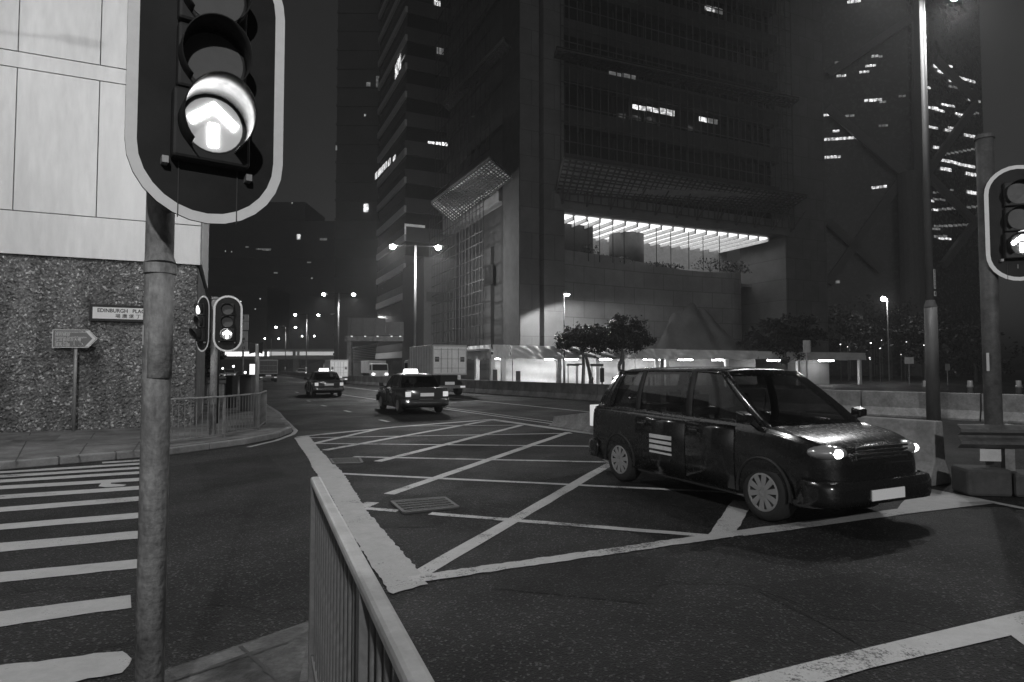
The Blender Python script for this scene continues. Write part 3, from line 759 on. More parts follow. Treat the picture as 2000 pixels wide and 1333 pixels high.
# ================================================================== CARS
def build_car(name, label, loc, heading, S, paint_m, roof_m=None, group=None, taxi=False, decal=False, simple=False, heads=True):
    """x forward, y to the car's left; S is a dict of key dimensions"""
    t = thing(name, label, 'car', (loc[0], loc[1], 0), heading, group)
    hw = S['hw']; wr = S['wr']; wx = S['wx']
    stn0 = S['stations']; stn = []   # x, zbot, ztop, width factor; splined
    for i in range(len(stn0) - 1):
        p0, p1, p2, p3 = stn0[max(0, i - 1)], stn0[i], stn0[i + 1], stn0[min(len(stn0) - 1, i + 2)]
        for k in range(4):
            u = k / 4; c_ = [p1[0] + (p2[0] - p1[0]) * u]
            for q in (1, 2, 3):
                d1, d2 = (p2[q] - p0[q]) / max(.01, p2[0] - p0[0]) * (p2[0] - p1[0]), (p3[q] - p1[q]) / max(.01, p3[0] - p1[0]) * (p2[0] - p1[0])
                c_.append((2 * u ** 3 - 3 * u * u + 1) * p1[q] + (u ** 3 - 2 * u * u + u) * d1 + (-2 * u ** 3 + 3 * u * u) * p2[q] + (u ** 3 - u * u) * d2)
            stn.append(tuple(c_))
    stn.append(stn0[-1])
    rings = []
    for x, zb_, zt, k in stn:
        w = hw * k; zm = zb_ + (zt - zb_) * .5
        half = [(w * .86, zb_), (w * .965, zb_ + .06), (w * .99, zb_ + (zt - zb_) * .3), (w, zm + .05), (w * .985, zt - .10), (w * .955, zt - .035), (w * .89, zt), (w * .45, zt + .018)]
        half = half + [(0, zt + .024)]; fine_ = []
        for i in range(len(half) - 1):
            q0, q1, q2, q3 = half[max(0, i - 1)], half[i], half[i + 1], half[min(len(half) - 1, i + 2)]
            for u in (0, .33, .67):
                fine_.append(tuple(.5 * (2 * q1[a_] + (q2[a_] - q0[a_]) * u + (2 * q0[a_] - 5 * q1[a_] + 4 * q2[a_] - q3[a_]) * u * u + (3 * q1[a_] - q0[a_] - 3 * q2[a_] + q3[a_]) * u ** 3) for a_ in (0, 1)))
        rings.append([(x, y, z) for y, z in fine_] + [(x, 0, zt + .024)] + [(x, -y, z) for y, z in fine_[::-1]])
    body = MB().loft(rings).build('body', paint_m, t, smooth=False)
    cutters = []
    for x in wx:
        for s in (-1, 1): cutters.append(MB().cyl((x, s * (hw - .26), wr + .01), (x, s * (hw + .2), wr + .01), wr + .055, n=26))
    cut_holes(body, cutters)
    body.data.polygons.foreach_set('use_smooth', [True] * len(body.data.polygons))
    body.data.materials.clear(); body.data.materials.append(paint_m)
    try:
        md = body.modifiers.new('edge', 'EDGE_SPLIT'); md.split_angle = R(42)
    except Exception: pass
    # wheels
    for x in wx:
        for s in (-1, 1):
            wh = MB(); N = 28
            pr = [(.10, wr * .62), (.11, wr * .70), (.10, wr * .93), (.075, wr), (-.075, wr), (-.10, wr * .93), (-.10, wr * .6)]
            wh.loft([[(x + r_ * math.cos(2 * math.pi * i / N), s * (hw - .115 + y_), wr + r_ * math.sin(2 * math.pi * i / N)) for i in range(N)] for y_, r_ in ([(p[0] * s * s, p[1]) for p in pr])])
            wo_ = wh.build('wheel', TYRE, t, smooth=True)
            rim = MB(); yo = s * (hw - .115 + .088)
            rim.loft([[(x + r_ * math.cos(2 * math.pi * i / 28), yo + s * y_, wr + r_ * math.sin(2 * math.pi * i / 28)) for i in range(28)] for r_, y_ in ((wr * .66, -.03), (wr * .66, .022), (wr * .60, .026), (wr * .57, .0), (wr * .1, .004))])
            rim.cyl((x, yo, wr), (x, yo + s * .018, wr), wr * .17, wr * .12, n=16)
            for k in range(10):
                a_ = 2 * math.pi * k / 10 + .2
                rad = Vector((math.cos(a_), 0, math.sin(a_))); tan = Vector((-math.sin(a_), 0, math.cos(a_))); c_ = Vector((x, yo + s * .010, wr))
                q = [c_ + rad * wr * .12 + tan * .02, c_ + rad * wr * .12 - tan * .02, c_ + rad * wr * .60 - tan * .034, c_ + rad * wr * .60 + tan * .034]
                rim.prism(q, (0, s * .014, 0))
            rim.build('rim', RIM, wo_)
    for x in wx:
        for s in (-1, 1):
            ar = [(x + (wr + .05) * math.cos(R(-8) + R(196) * i / 18), s * (hw - .004), wr + .01 + (wr + .05) * math.sin(R(-8) + R(196) * i / 18)) for i in range(19)]
            MB().tube(ar, .016, 6).build('arch_trim', BLACK, t)
        MB().cyl((x, -hw + .3, wr), (x, hw - .3, wr), .05, n=8).build('axle', BLACK, t)
    for s in (-1, 1):
        MB().bar((wx[1] + wr + .1, s * (hw * .93), stn[len(stn) // 2][1] + .06), (wx[0] - wr - .1, s * (hw * .93), stn[len(stn) // 2][1] + .06), .05, .07).build('sill', BLACK, t, bevel=.01)
    # roof
    zr, wrf = S['roof'], S['roof_hw']
    xa0, xa1, xc1, xc0 = S['xa0'], S['xa1'], S['xc1'], S['xc0']; zba, zbc = S['zba'], S['zbc']
    rr = []
    for f, dz in ((0, -.035), (.06, -.008), (.3, .012), (.6, .012), (.93, -.010), (1, -.04)):
        x = xa1 + (xc1 - xa1) * f; k = .93 if f in (0, 1) else 1.0
        top = [(x, y * wrf * k, zr + dz - (abs(y) ** 4) * .05) for y in (1, .93, .7, .35, 0, -.35, -.7, -.93, -1)]
        bot = [(x, y * wrf * k * .97, zr + dz - .075) for y in (-1, 0, 1)]
        rr.append(top + bot)
    MB().loft(rr).build('roof', roof_m or paint_m, t, smooth=True)
    # greenhouse: columns of pillar and glass down each side
    bw_ = hw * .925; xb = S['xb']
    def side_pt(s_, xb_, xt_, f):
        zb_ = zba + (zbc - zba) * (xa0 - xb_) / (xa0 - xc0)
        endk = 1 - .05 * max(0, (abs(xb_ - (xa0 + xc0) / 2) / ((xa0 - xc0) / 2)) - .55) / .45
        y = (bw_ + (wrf * .985 - bw_) * f + .035 * math.sin(math.pi * f)) * endk
        return Vector((xb_ + (xt_ - xb_) * f, s_ * y, zb_ - .03 + (zr - .05 - zb_ + .03) * f))
    cols = S['cols']
    for s in (-1, 1):
        for (b0_, t0_, kind_), (b1_, t1_, _) in zip(cols[:-1], cols[1:]):
            n_ = 6 if kind_ == 'G' else 2; rows = []
            for r_ in range(7):
                rows.append([side_pt(s, b0_ + (b1_ - b0_) * k / n_, t0_ + (t1_ - t0_) * k / n_, r_ / 6) for k in range(n_ + 1)])
            if kind_ == 'G':
                rows = [[p - Vector((0, s * .012, 0)) for p in r_] for r_ in rows]
                MB().loft(rows, closed=False).build('side_window', GLASS, t, smooth=True)
            else:
                o = MB().loft(rows, closed=False).build('pillar', BLACK if kind_ == 'B' else paint_m, t, smooth=True)
                md = o.modifiers.new('t', 'SOLIDIFY'); md.thickness = .04; md.offset = -s if True else 1
        # moulding along the belt
        ml = MB(); prev = None
        for k in range(13):
            x_ = cols[0][0] + (cols[-1][0] - cols[0][0]) * k / 12; p = side_pt(s, x_, x_, .03) + Vector((0, s * .008, 0))
            if prev is not None: ml.bar(prev, p, .012, .022)
            prev = p
        ml.build('belt_moulding', CHROME if taxi else BLACK, t)
    def cross_glass(xb_, xt_, zb_, bulge, nm):
        rows = []
        ya, yb = abs(side_pt(1, xb_, xt_, 0.0).y), abs(side_pt(1, xb_, xt_, 1.0).y)
        for r_ in range(7):
            f = r_ / 6
            rows.append([(xb_ + (xt_ - xb_) * f + bulge * (1 - y * y), y * (ya + (yb - ya) * f + .035 * math.sin(math.pi * f)) * .985, zb_ - .03 + (zr - .045 - zb_ + .03) * f) for y in [k / 5 - 1 for k in range(11)]])
        MB().loft(rows, closed=False).build(nm, GLASS, t, smooth=True)
    cross_glass(xa0, xa1, zba, .10, 'windscreen'); cross_glass(xc0, xc1, zbc, -.07, 'rear_window')
    # seats
    for x, ys in ((S['seatx'][0], (-.36, .36)), (S['seatx'][1], (-.38, .0, .38))):
        for y in ys:
            se = MB().box(x - .12, x, y - .24, y + .24, .55, zr - .55).build('seat', SEAT, t, bevel=.04)
            MB().box(x - .13, x - .04, y - .12, y + .12, zr - .54, zr - .36).build('headrest', SEAT, se, bevel=.03)
    # lights, bumpers, plates
    xf, xr = stn[-1][0], stn[0][0]; zl_ = S['zhead']; zt_ = S['ztail']; kf = stn[-1][3]; kr = stn[0][3]
    for s in (-1, 1):
        hl = MB(); c0 = (xf - S['hlx'], s * hw * .73, zl_)
        hl.sphere((0, 0, 0), 1, 20, 12); hl.v = [(c0[0] + v[0] * .16 + (-.05 * (v[1] * s) ), c0[1] + v[1] * .175, c0[2] + v[2] * .085) for v in hl.v]
        ho_ = hl.build('headlight', LENSC, t, smooth=True)
        bl = MB().sphere((0, 0, 0), 1, 12, 8); bl.v = [(c0[0] + .085 + v[0] * .085, c0[1] - s * .02 + v[1] * .10, c0[2] + v[2] * .06) for v in bl.v]
        if heads: bl.build('bulb', E_HEAD, ho_, smooth=True)
        tl = MB().box(xr - .012, xr + .12, min(s * hw * .93, s * hw * .70), max(s * hw * .93, s * hw * .70), zt_ - S['tlh'], zt_ + S['tlh'])
        tl.build('tail_light', E_TAIL, t, bevel=.01)
    zbp = S['zbump']
    def bumper(nm, x_, dirx, m_):
        rows = []
        for k in range(17):
            u = k / 8 - 1; side = abs(u)
            xx = x_ + dirx * (.06 - .34 * max(0, side - .55) ** 1.6 / .45 ** 1.6 * .9); yy = hw * 1.012 * (math.sin(min(1, side / .9) * math.pi / 2)) * (1 if u > 0 else -1)
            prof = [(-.10, -.13), (-.02, -.125), (.0, -.06), (.0, .06), (-.025, .115), (-.10, .125)]
            rows.append([(xx + dirx * p_, yy, zbp + q_) for p_, q_ in prof])
        MB().loft(rows).build(nm, m_, t, smooth=True)
    bumper('front_bumper', xf, 1, paint_m); bumper('rear_bumper', xr, -1, CHROME if taxi else paint_m)
    MB().box(xf + .062, xf + .072, -.26, .26, zbp - .03 - .055, zbp - .03 + .055).build('number_plate', emit('plate_lit', .05), t)
    MB().box(xr - .022 - (.0 if taxi else .0), xr - .005, -.25, .25, S['zrplate'] - .06, S['zrplate'] + .06).build('number_plate', emit('plate_lit', .05), t)
    gl = MB()
    for k in range(4): gl.box(xf - .0, xf + .02, -hw * .48, hw * .48, zl_ - .07 + k * .038, zl_ - .05 + k * .038)
    gl.build('grille', CHROME, t)
    # doors with handles, mirrors
    for s in (-1, 1):
        for k, (x0_, x1_) in enumerate(((xb[0], wx[0] - wr - .09), (wx[1] + wr + .09 if S['rd'] < -.99 else S['rd'] + .04, xb[0] - .02))):
            zbd, ztd = stn[len(stn) // 2][1], (zba + zbc) / 2
            w = hw; zz = [zbd + .09, zbd + (ztd - zbd) * .3, (zbd + ztd) / 2 + .05, ztd - .10, ztd - .04]; ww = [.972, .992, 1.002, .988, .962]
            dr = MB().loft([[(x, s * hw * (q + .004), z) for q, z in zip(ww, zz)] for x in (x0_, x1_)], closed=False).build('door', paint_m, t, smooth=True)
            mdd = dr.modifiers.new('t', 'SOLIDIFY'); mdd.thickness = .008
            MB().box(x0_ + .08, x0_ + .24, min(s * hw * .99, s * (hw + .03)), max(s * hw * .99, s * (hw + .03)), ztd - .17, ztd - .13).build('handle', CHROME if taxi else paint_m, dr, bevel=.008)
            if decal and k == 1 and s == -1:
                for r_ in range(4):
                    zc_ = zz[2] + .085 - r_ * .072; hgt_ = (.026, .020, .026, .013)[r_]
                    MB().box(x0_ + .34, x0_ + .80, s * (hw * 1.0075 + .012), s * (hw * 1.0075 - .004), zc_ - hgt_, zc_ + hgt_).build('decal_line', GREY_T, dr)
        MB().loft([[(xa0 - .28, s * (hw + .02), zba + .02), (xa0 - .28, s * (hw + .20), zba + .05), (xa0 - .28, s * (hw + .20), zba + .19), (xa0 - .28, s * (hw + .02), zba + .17)],
                   [(xa0 - .16, s * (hw + .05), zba + .05), (xa0 - .16, s * (hw + .18), zba + .07), (xa0 - .16, s * (hw + .18), zba + .15), (xa0 - .16, s * (hw + .05), zba + .14)]]).build('mirror', paint_m, t, bevel=.02)
        MB().bar((xa0 - .22, s * bw_, zba + .0), (xa0 - .22, s * (hw + .05), zba + .07), .05, .04).build('mirror_arm', BLACK, t)
    if taxi:
        MB().loft([[(-.16, y, zr - .02) for y in (-.30, .30)] + [(.02, y, zr - .02) for y in (.30, -.30)], [(-.12, y, zr + .17) for y in (-.26, .26)] + [(-.04, y, zr + .17) for y in (.26, -.26)]]).build('roof_sign', E_ROOFSIGN, t, bevel=.015)
    return t
MPV = dict(hw=.85, wr=.32, wx=(1.36, -1.36), roof=1.70, roof_hw=.66, xa0=1.46, xa1=.62, xc1=-1.66, xc0=-2.10, zba=1.03, zbc=1.08, xb=(.12, -.98), hlx=.17,
           cols=[(1.46, .62, 'P'), (1.30, .50, 'G'), (.16, .12, 'B'), (.06, .03, 'G'), (-.94, -.93, 'B'), (-1.03, -1.01, 'G'), (-1.66, -1.46, 'P'), (-2.10, -1.66, 'X')],
           seatx=(-.05, -1.05), zhead=.82, ztail=.92, tlh=.17, zbump=.42, zrplate=.78, rd=-1.0,
           stations=[(-2.25, .42, .92, .78), (-2.20, .32, 1.04, .90), (-2.08, .25, 1.09, .97), (-1.8, .21, 1.10, .995), (-1.36, .2, 1.10, 1.0), (-.6, .19, 1.09, 1.0), (.3, .19, 1.07, 1.0), (1.0, .19, 1.055, 1.0), (1.36, .2, 1.04, .995), (1.65, .21, 1.00, .975), (1.88, .23, .945, .93), (2.05, .26, .87, .84), (2.14, .32, .78, .72), (2.17, .38, .70, .62)])
SEDAN = dict(hw=.85, wr=.31, wx=(1.42, -1.36), roof=1.47, roof_hw=.63, xa0=1.06, xa1=.34, xc1=-1.08, xc0=-1.52, zba=.92, zbc=.95, xb=(-.05, -.95), hlx=.12,
             cols=[(1.06, .34, 'P'), (.94, .26, 'G'), (-.02, -.03, 'B'), (-.10, -.11, 'G'), (-.98, -.92, 'P'), (-1.52, -1.08, 'X')],
             seatx=(-.1, -.95), zhead=.68, ztail=.74, tlh=.09, zbump=.45, zrplate=.72, rd=-.98,
             stations=[(-2.33, .38, .88, .90), (-2.26, .29, .94, .96), (-1.95, .23, .965, .99), (-1.36, .2, .96, 1.0), (-.5, .19, .95, 1.0), (.4, .19, .94, 1.0), (1.0, .2, .93, 1.0), (1.42, .2, .91, .995), (1.9, .22, .87, .98), (2.2, .25, .82, .95), (2.33, .32, .76, .90)])
fw, rw = at(1492, 960, 7.04), at(1216, 898, 9.46)
hd_ = (Vector((fw.x, fw.y)) - Vector((rw.x, rw.y))).normalized()
leftv = Vector((-hd_.y, hd_.x))
mid = (Vector((fw.x, fw.y)) + Vector((rw.x, rw.y))) / 2 + leftv * .80
build_car('dark_car', 'large dark car with pale lettering on its rear door crossing the box junction', mid, math.atan2(hd_.y, hd_.x), MPV, CARB, decal=True)
VH = math.atan2(math.cos(PHI), -math.sin(PHI))
Vv = Vector((-math.sin(PHI), math.cos(PHI)))
def car_at(px, py, name, label, **k):
    g = G(px, py); c = Vector((g.x, g.y)) + Vv * 2.2
    return build_car(name, label, c, VH, SEDAN, TAXIB, TAXIR, taxi=True, group='taxis driving away along the road', heads=False, **k)
car_at(832, 810, 'taxi_car', 'dark taxi with pale roof and bright roof sign beside the white lorry')
car_at(642, 776, 'taxi_car', 'smaller dark taxi ahead of the lit lane dashes')

# ================================================================== LORRIES
def lorry(name, label, loc, heading, W, H, Lc, body_m, rear_detail=True, clear=.95, lit=True):
    t = thing(name, label, 'truck', (loc[0], loc[1], 0), heading, None)
    hw = W / 2                                       # x forward, rear of the box at x=0
    MB().box(0, Lc, -hw, hw, clear, H).build('cargo_box', body_m, t, bevel=.03)
    fr = MB(); e = .06
    for a in ((-hw, -hw + e, clear, H), (hw - e, hw, clear, H)): fr.box(-.03, -.002, a[0], a[1], a[2], a[3])
    fr.box(-.03, -.002, -hw + e, hw - e, H - e * 1.6, H); fr.box(-.03, -.002, -hw + e, hw - e, clear, clear + e * 1.3)
    fr.build('rear_frame', mat('truck_frame', .42, .5), t)
    for s in (-1, 1):
        dr = MB().box(-.022, -.001, min(s * .012, s * (hw - e - .005)), max(s * .012, s * (hw - e - .005)), clear + e * 1.5, H - e * 1.8).build('rear_door', body_m, t)
        for y in (.12, .5):
            MB().cyl((-.035, s * y * hw, clear + .15), (-.035, s * y * hw, H - .2), .014, n=6).build('lock_rod', GALV_D, dr)
        MB().box(-.03, -.022, min(s * hw * .62, s * hw * .86), max(s * hw * .62, s * hw * .86), clear + (H - clear) * .44, clear + (H - clear) * .60).build('marker_panel', TRUCKD, dr)
    for k in range(3):
        MB().box(-.032, -.022, -hw * .9, hw * .9, clear + .4 + k * .55, clear + .43 + k * .55).build('rear_rib', mat('truck_frame', .42, .5), t)
    for k in range(9):
        for s in (-1, 1):
            x = .3 + (Lc - .6) * k / 8
            MB().box(x - .03, x + .03, s * hw - .012 if s > 0 else s * hw - .025, s * hw + .025 if s > 0 else s * hw + .012, clear + .03, H - .05).build('side_rib', body_m, t)
    MB().box(.1, Lc + 1.2, -hw * .5, hw * .5, .6, clear - .005).build('chassis', BLACK, t)
    MB().box(-.05, .05, -hw * .92, hw * .92, .45, .62).build('rear_bumper', GALV_D, t)
    for s in (-1, 1):
        MB().box(-.07, -.051, min(s * hw * .62, s * hw * .9), max(s * hw * .62, s * hw * .9), .49, .59).build('tail_light', E_TAIL, t)
        for x in (1.1, Lc + .6):
            wh = MB().cyl((x, s * (hw - .32), .45), (x, s * (hw - .02), .45), .45, n=20).build('wheel', TYRE, t)
            MB().cyl((x, s * (hw - .03), .45), (x, s * (hw - .005), .45), .25, n=14).build('rim', GALV_D, wh)
    MB().box(-.056, -.05, -.3, .3, .66, .84).build('number_plate', emit('plate_lit', .05), t)
    xc = Lc + .1
    cab = MB().prism([(xc, -hw * .95, .55), (xc + 1.55, -hw * .95, .55), (xc + 1.6, -hw * .95, 1.25), (xc + 1.35, -hw * .95, 2.15), (xc, -hw * .95, 2.25)], (0, hw * 1.9, 0)).build('cab', body_m, t, bevel=.06)
    MB().quad((xc + 1.612, -hw * .85, 1.3), (xc + 1.612, hw * .85, 1.3), (xc + 1.39, hw * .82, 2.08), (xc + 1.39, -hw * .82, 2.08)).build('windscreen', GLASS_D, cab)
    for s in (-1, 1):
        MB().box(xc + 1.58, xc + 1.63, min(s * hw * .6, s * hw * .88), max(s * hw * .6, s * hw * .88), .75, .92).build('headlight', E_HEAD, cab)
        MB().box(xc + .45, xc + 1.25, s * hw * .955 - .004, s * hw * .955 + .004, 1.35, 2.0).build('side_window', GLASS_D, cab)
    return t
g = at(878, 770, 37.5); lorry('white_lorry', 'white box lorry with ribbed rear doors passing the concrete barriers', (g.x, g.y), VH, 2.15, at(878, 674, 37.5).z, 5.2, TRUCKW, clear=at(878, 733, 37.5).z)
g = at(662, 750, 62); lorry('white_lorry', 'distant white box van with glowing tail lights ahead of the taxis', (g.x, g.y), VH, 1.75, 2.45, 3.6, mat('van_white', .7, .5, var=.05), clear=.75)
g = G(524, 746.5); lorry('dark_lorry', 'dark tall lorry driving below the footbridge', (g.x, g.y), VH, 2.05, at(524, 703, g.y).z, 6, TRUCKD)
g = at(752, 742, 78); lorry('parked_lorry', 'lorry facing the road behind the barrier under the sign gantry', (g.x - 4, g.y + 9), VH + math.pi, 2.3, 2.6, 5, TRUCKW)

# ================================================================== STREET LAMPS
def double_lamp(label, loc, H, arm, ang, watts, group='double street lamps along the carriageway', rad=.11):
    t = thing('street_lamp', label, 'street lamp', (loc[0], loc[1], 0), ang, group)
    MB().cyl((0, 0, 0), (0, 0, 1.8), rad * 1.35, rad * 1.3, n=14).build('pole_base', GALV, t, smooth=True)
    MB().cyl((0, 0, 1.8), (0, 0, H), rad, rad * .65, n=14).build('pole', GALV, t, smooth=True)
    MB().bar((-arm, 0, H - .05), (arm, 0, H - .05), .06, .06).build('arm', BLACK, t)
    for s in (-1, 1):
        hd = MB().loft([[(s * (arm - .1), y, H + z) for y, z in ((-.14, -.1), (.14, -.1), (.1, .05), (-.1, .05))], [(s * (arm + .6), y, H + z + .04) for y, z in ((-.12, -.1), (.12, -.1), (.06, .02), (-.06, .02))]]).build('lamp_head', GALV_D, t, bevel=.03)
        MB().sphere((s * (arm + .28), 0, H - .16), .25, 12, 8, .8).build('lamp_bowl', E_LAMP, hd, smooth=True)
        if watts: lamp('street_light', t, (s * (arm + .28), 0, H - .45), watts, .2, spot=152, blend=.5)
        if watts > 1900: lamp('side_glow', t, (s * (arm + .28), 0, H - .45), 2200 if watts > 1950 else 700, .2)
    return t
for i, (pxp, ph, Hh, w) in enumerate(((810, 478, 12, 1.0), (660, 573, 12, .94), (598, 614, 12, .8), (557, 638.5, 12, .5), (530, 661, 12, 0), (601, 656, 14, 0))):
    Y = (Hh - CAMH) * F / (HOR - ph) * 1.0
    p = at(pxp, 718, Y)
    hx = {0: 1.62, 1: 1.75, 2: 1.9, 3: 2.1, 4: 2.1, 5: 2.0}[i]
    double_lamp(('tall double street lamp beside the sign gantry and tower', 'double street lamp above the white distant van', 'double street lamp over the end of the footbridge', 'small double street lamp far along the road', 'tiny double street lamp over the footbridge', 'tiny double street lamp beyond the footbridge posts')[i], (p.x, p.y), Hh, hx, R(6), LAMP_W * w * 2.0)
# single far lamp points over the bridge
for px_, py_ in ((625, 660), (608, 660.5), (583, 659)):
    pass
# right tall lamp
rb = at(1822, 765, 20.4)
GALV_P = mat('lamp_column_steel', .10, .6, .1, var=.2, scale=3, stretch=(1, 1, .3))
tr = thing('street_lamp', 'tall pale tapering lamp column standing behind the barrier with number plates', 'street lamp', (rb.x, rb.y, 0), R(24))
zj = at(1822, 600, 20.4).z
MB().cyl((0, 0, 0), (0, 0, zj), .20, .185, n=20).build('pole_base', GALV_P, tr, smooth=True)
MB().cyl((0, 0, zj), (0, 0, zj + .22), .19, .125, n=20).build('collar', GALV_P, tr, smooth=False)
MB().cyl((0, 0, zj + .2), (0, 0, 14.6), .115, .075, n=20).build('pole', GALV_P, tr, smooth=True)
MB().bar((-1.6, 0, 14.55), (1.6, 0, 14.55), .07, .07).build('arm', GALV_D, tr)
for s in (-1, 1):
    hd = MB().box(min(s * 1.4, s * 2.1), max(s * 1.4, s * 2.1), -.14, .14, 14.5, 14.65).build('lamp_head', GALV_D, tr, bevel=.03)
    MB().sphere((s * 1.8, 0, 14.46), .14, 12, 8, .6).build('lamp_bowl', E_LAMP, hd, smooth=True)
    lamp('street_light', tr, (s * 1.8, 0, 14.2), LAMP_W * 2.2, .2, spot=164, blend=.3)
pf = MB().box(-.07, .07, -.155, -.145, zj + .34, zj + .50).build('number_plate', PLATE, tr); pf.rotation_euler = (0, 0, R(10))
pf2 = MB().box(-.065, .065, -.150, -.142, zj + .58, zj + 1.22).build('number_plate', PLATE, tr); pf2.rotation_euler = (0, 0, R(10))
text('B', .14, INK, pf, (-.045, -.157, zj + .42), bold=.003)
for k, chh in enumerate('21378'): text(chh, .12, INK, pf2, (-.036, -.152, zj + 1.15 - k * .122), bold=.003)
# lamp columns standing just outside the frame
def side_lamp(label, base, head, watts):
    b_, h_ = Vector(base), Vector(head) - Vector(base)
    t = thing('street_lamp', label, 'street lamp', b_)
    MB().cyl((0, 0, 0), (0, 0, h_.z + .1), .11, .07, n=14).build('pole', GALV, t, smooth=True)
    MB().bar((0, 0, h_.z), (h_.x, h_.y, h_.z + .2), .06, .06).build('arm', GALV_D, t)
    hd = MB().box(h_.x - .35, h_.x + .35, h_.y - .15, h_.y + .15, h_.z + .13, h_.z + .27).build('lamp_head', GALV_D, t, bevel=.03)
    MB().box(h_.x - .28, h_.x + .28, h_.y - .11, h_.y + .11, h_.z + .10, h_.z + .128).build('lamp_bowl', E_LAMP, hd)
    lamp('street_light', t, (h_.x, h_.y, h_.z - .15), watts, .2)
side_lamp('pavement lamp column on the corner building side of the crossing', (-9.6, 7.4, .14), (-6.9, 7.6, 9.6), LAMP_W * 1.55)
side_lamp('lamp column across the junction facing the close signal', (6.5, -14.5, 0), (4, -14, 9.5), LAMP_W * 6.6)
# small lantern lamp by the covered walkway
lb_ = at(1102, 745, 46.9)
ln = thing('street_lamp', 'slim lamp post with round lantern lighting the stone wall', 'street lamp', (lb_.x, lb_.y, 0))
zl0 = at(1102, 575, 46.9).z
MB().cyl((0, 0, 0), (0, 0, 2.4), .09, n=10).build('pole_base', GALV_D, ln, smooth=True)
MB().cyl((0, 0, 2.4), (0, 0, zl0), .055, n=10).build('pole', GALV_D, ln, smooth=True)
hd = MB().loft([[(.22 + .30 * r_ * math.cos(a), .30 * r_ * math.sin(a), zl0 + z) for a in [2 * math.pi * i / 12 for i in range(12)]] for r_, z in ((1.0, .0), (.85, .12), (.3, .2))]).build('lantern', GALV_D, ln)
MB().sphere((.22, 0, zl0 - .02), .22, 12, 6, .6).build('lamp_bowl', emit('lantern_glow', 25), hd, smooth=True)
lamp('street_light', ln, (.22, .35, zl0 - .25), 1900, .1, spot=150, blend=.2, rot=(R(22), 0, R(-30)))

# ================================================================== OFFICE TOWER WITH SCAFFOLD
TW = Frame(at(1016, 718, 50)[:2], PHI)
tw = thing('office_tower', 'dark office tower with two broad piers and a curved recessed base', 'building', (TW.O.x, TW.O.y, 0), PHI)
rf, lf = TW.rf, TW.lf
xp1 = rf(1103, 600)[0]; xq0 = rf(1535, 600)[0]; xq1 = rf(1613, 500)[0]
TOP = 62.0
gx0, gx1 = rf(1053, 640)[0], rf(1063, 640)[0]
MB().box(0, gx0, 0, 3.5, 0, TOP).build('pier', PIERM, tw)
MB().box(gx1, xp1, 0, 3.5, 0, TOP - .002).build('pier', PIERM, tw)
MB().box(gx0, gx1, .8, 3.4, 0, TOP - .004).build('pier_groove', CONC_D, tw)
MB().box(xq0, xq1, -.1, 6, 0, TOP).build('pier', PIERM, tw)
MB().box(-.06, -.004, .05, 3.45, 0, TOP - .1).build('pier_side_shade', mat('pier_shade_tone', .035, .9, var=.3, scale=1.5), tw)  # dark skin added over the pier side to mute the lamp light on it
zbm0, zbm1 = rf(1085, 406, -.6)[1], rf(1085, 372, -.6)[1]
zwall = rf(1110, 488, 1.2)[1]
# curved stone wall
cw = MB(); N = 60; pts = []
xe = rf(1490, 600, 2.0)[0]
for i in range(N + 1):
    f = i / N; x = xp1 - .05 + (xe - xp1) * f
    y = 1.2 + 1.6 * math.sin(f * math.pi * .9) * .8 + (max(0, f - .82) / .18) ** 2.5 * 4.5
    zt = zwall - .5 * max(0, math.sin(max(0, f - .3) * 4.2)) * (f > .3) - .35 * f
    pts.append((x, y, zt))
cw.loft([[(x, y, 0), (x, y, zt), (x, y + .6, zt), (x, y + .6, 0)] for x, y, zt in pts])
cw.build('curved_wall', STONE, tw, smooth=False)
MB().box(xp1 + .05, xq0 - .05, 7.9, 8.3, 0, zbm0).build('back_wall', mat('back_wall', .22, .8), tw)
MB().box(xp1 - .02, xq0 + .02, 4.4, 17.8, zwall - 1.6, zwall - 1.3).build('terrace_floor', CONC_D, tw)
MB().box(xp1 - .02, xq0 + .02, 17.9, 18.2, zwall - 1.3, zbm0).build('terrace_back', mat('terrace_back', .35, .8), tw)
MB().box(xp1 - 1.2, xq0 + .05, -.55, .4, zbm0, zbm1).build('beam', mat('beam_concrete', .17, .8, var=.15, scale=.8), tw)
MB().box(xp1 - .1, xq0 + .05, .42, 18, zbm0 + .05, zbm0 + .6).build('soffit', mat('soffit_dark', .12, .8), tw)
# lit ceiling strips and fins running into the depth
x = xp1 + .35; zc_ = zbm0 - .02; k = 0
xend = rf(1478, 470, 2)[0]
while x < xend - .3:
    MB().box(x, x + .98, 1.0, 16.5, zc_ - .10, zc_).build('ceiling_light', E_CEIL, tw)
    MB().box(x + 1.02, x + 1.14, .9, 16.8, zc_ - .42, zc_).build('ceiling_fin', mat('fin_white', .6, .6), tw)
    x += 1.32; k += 1
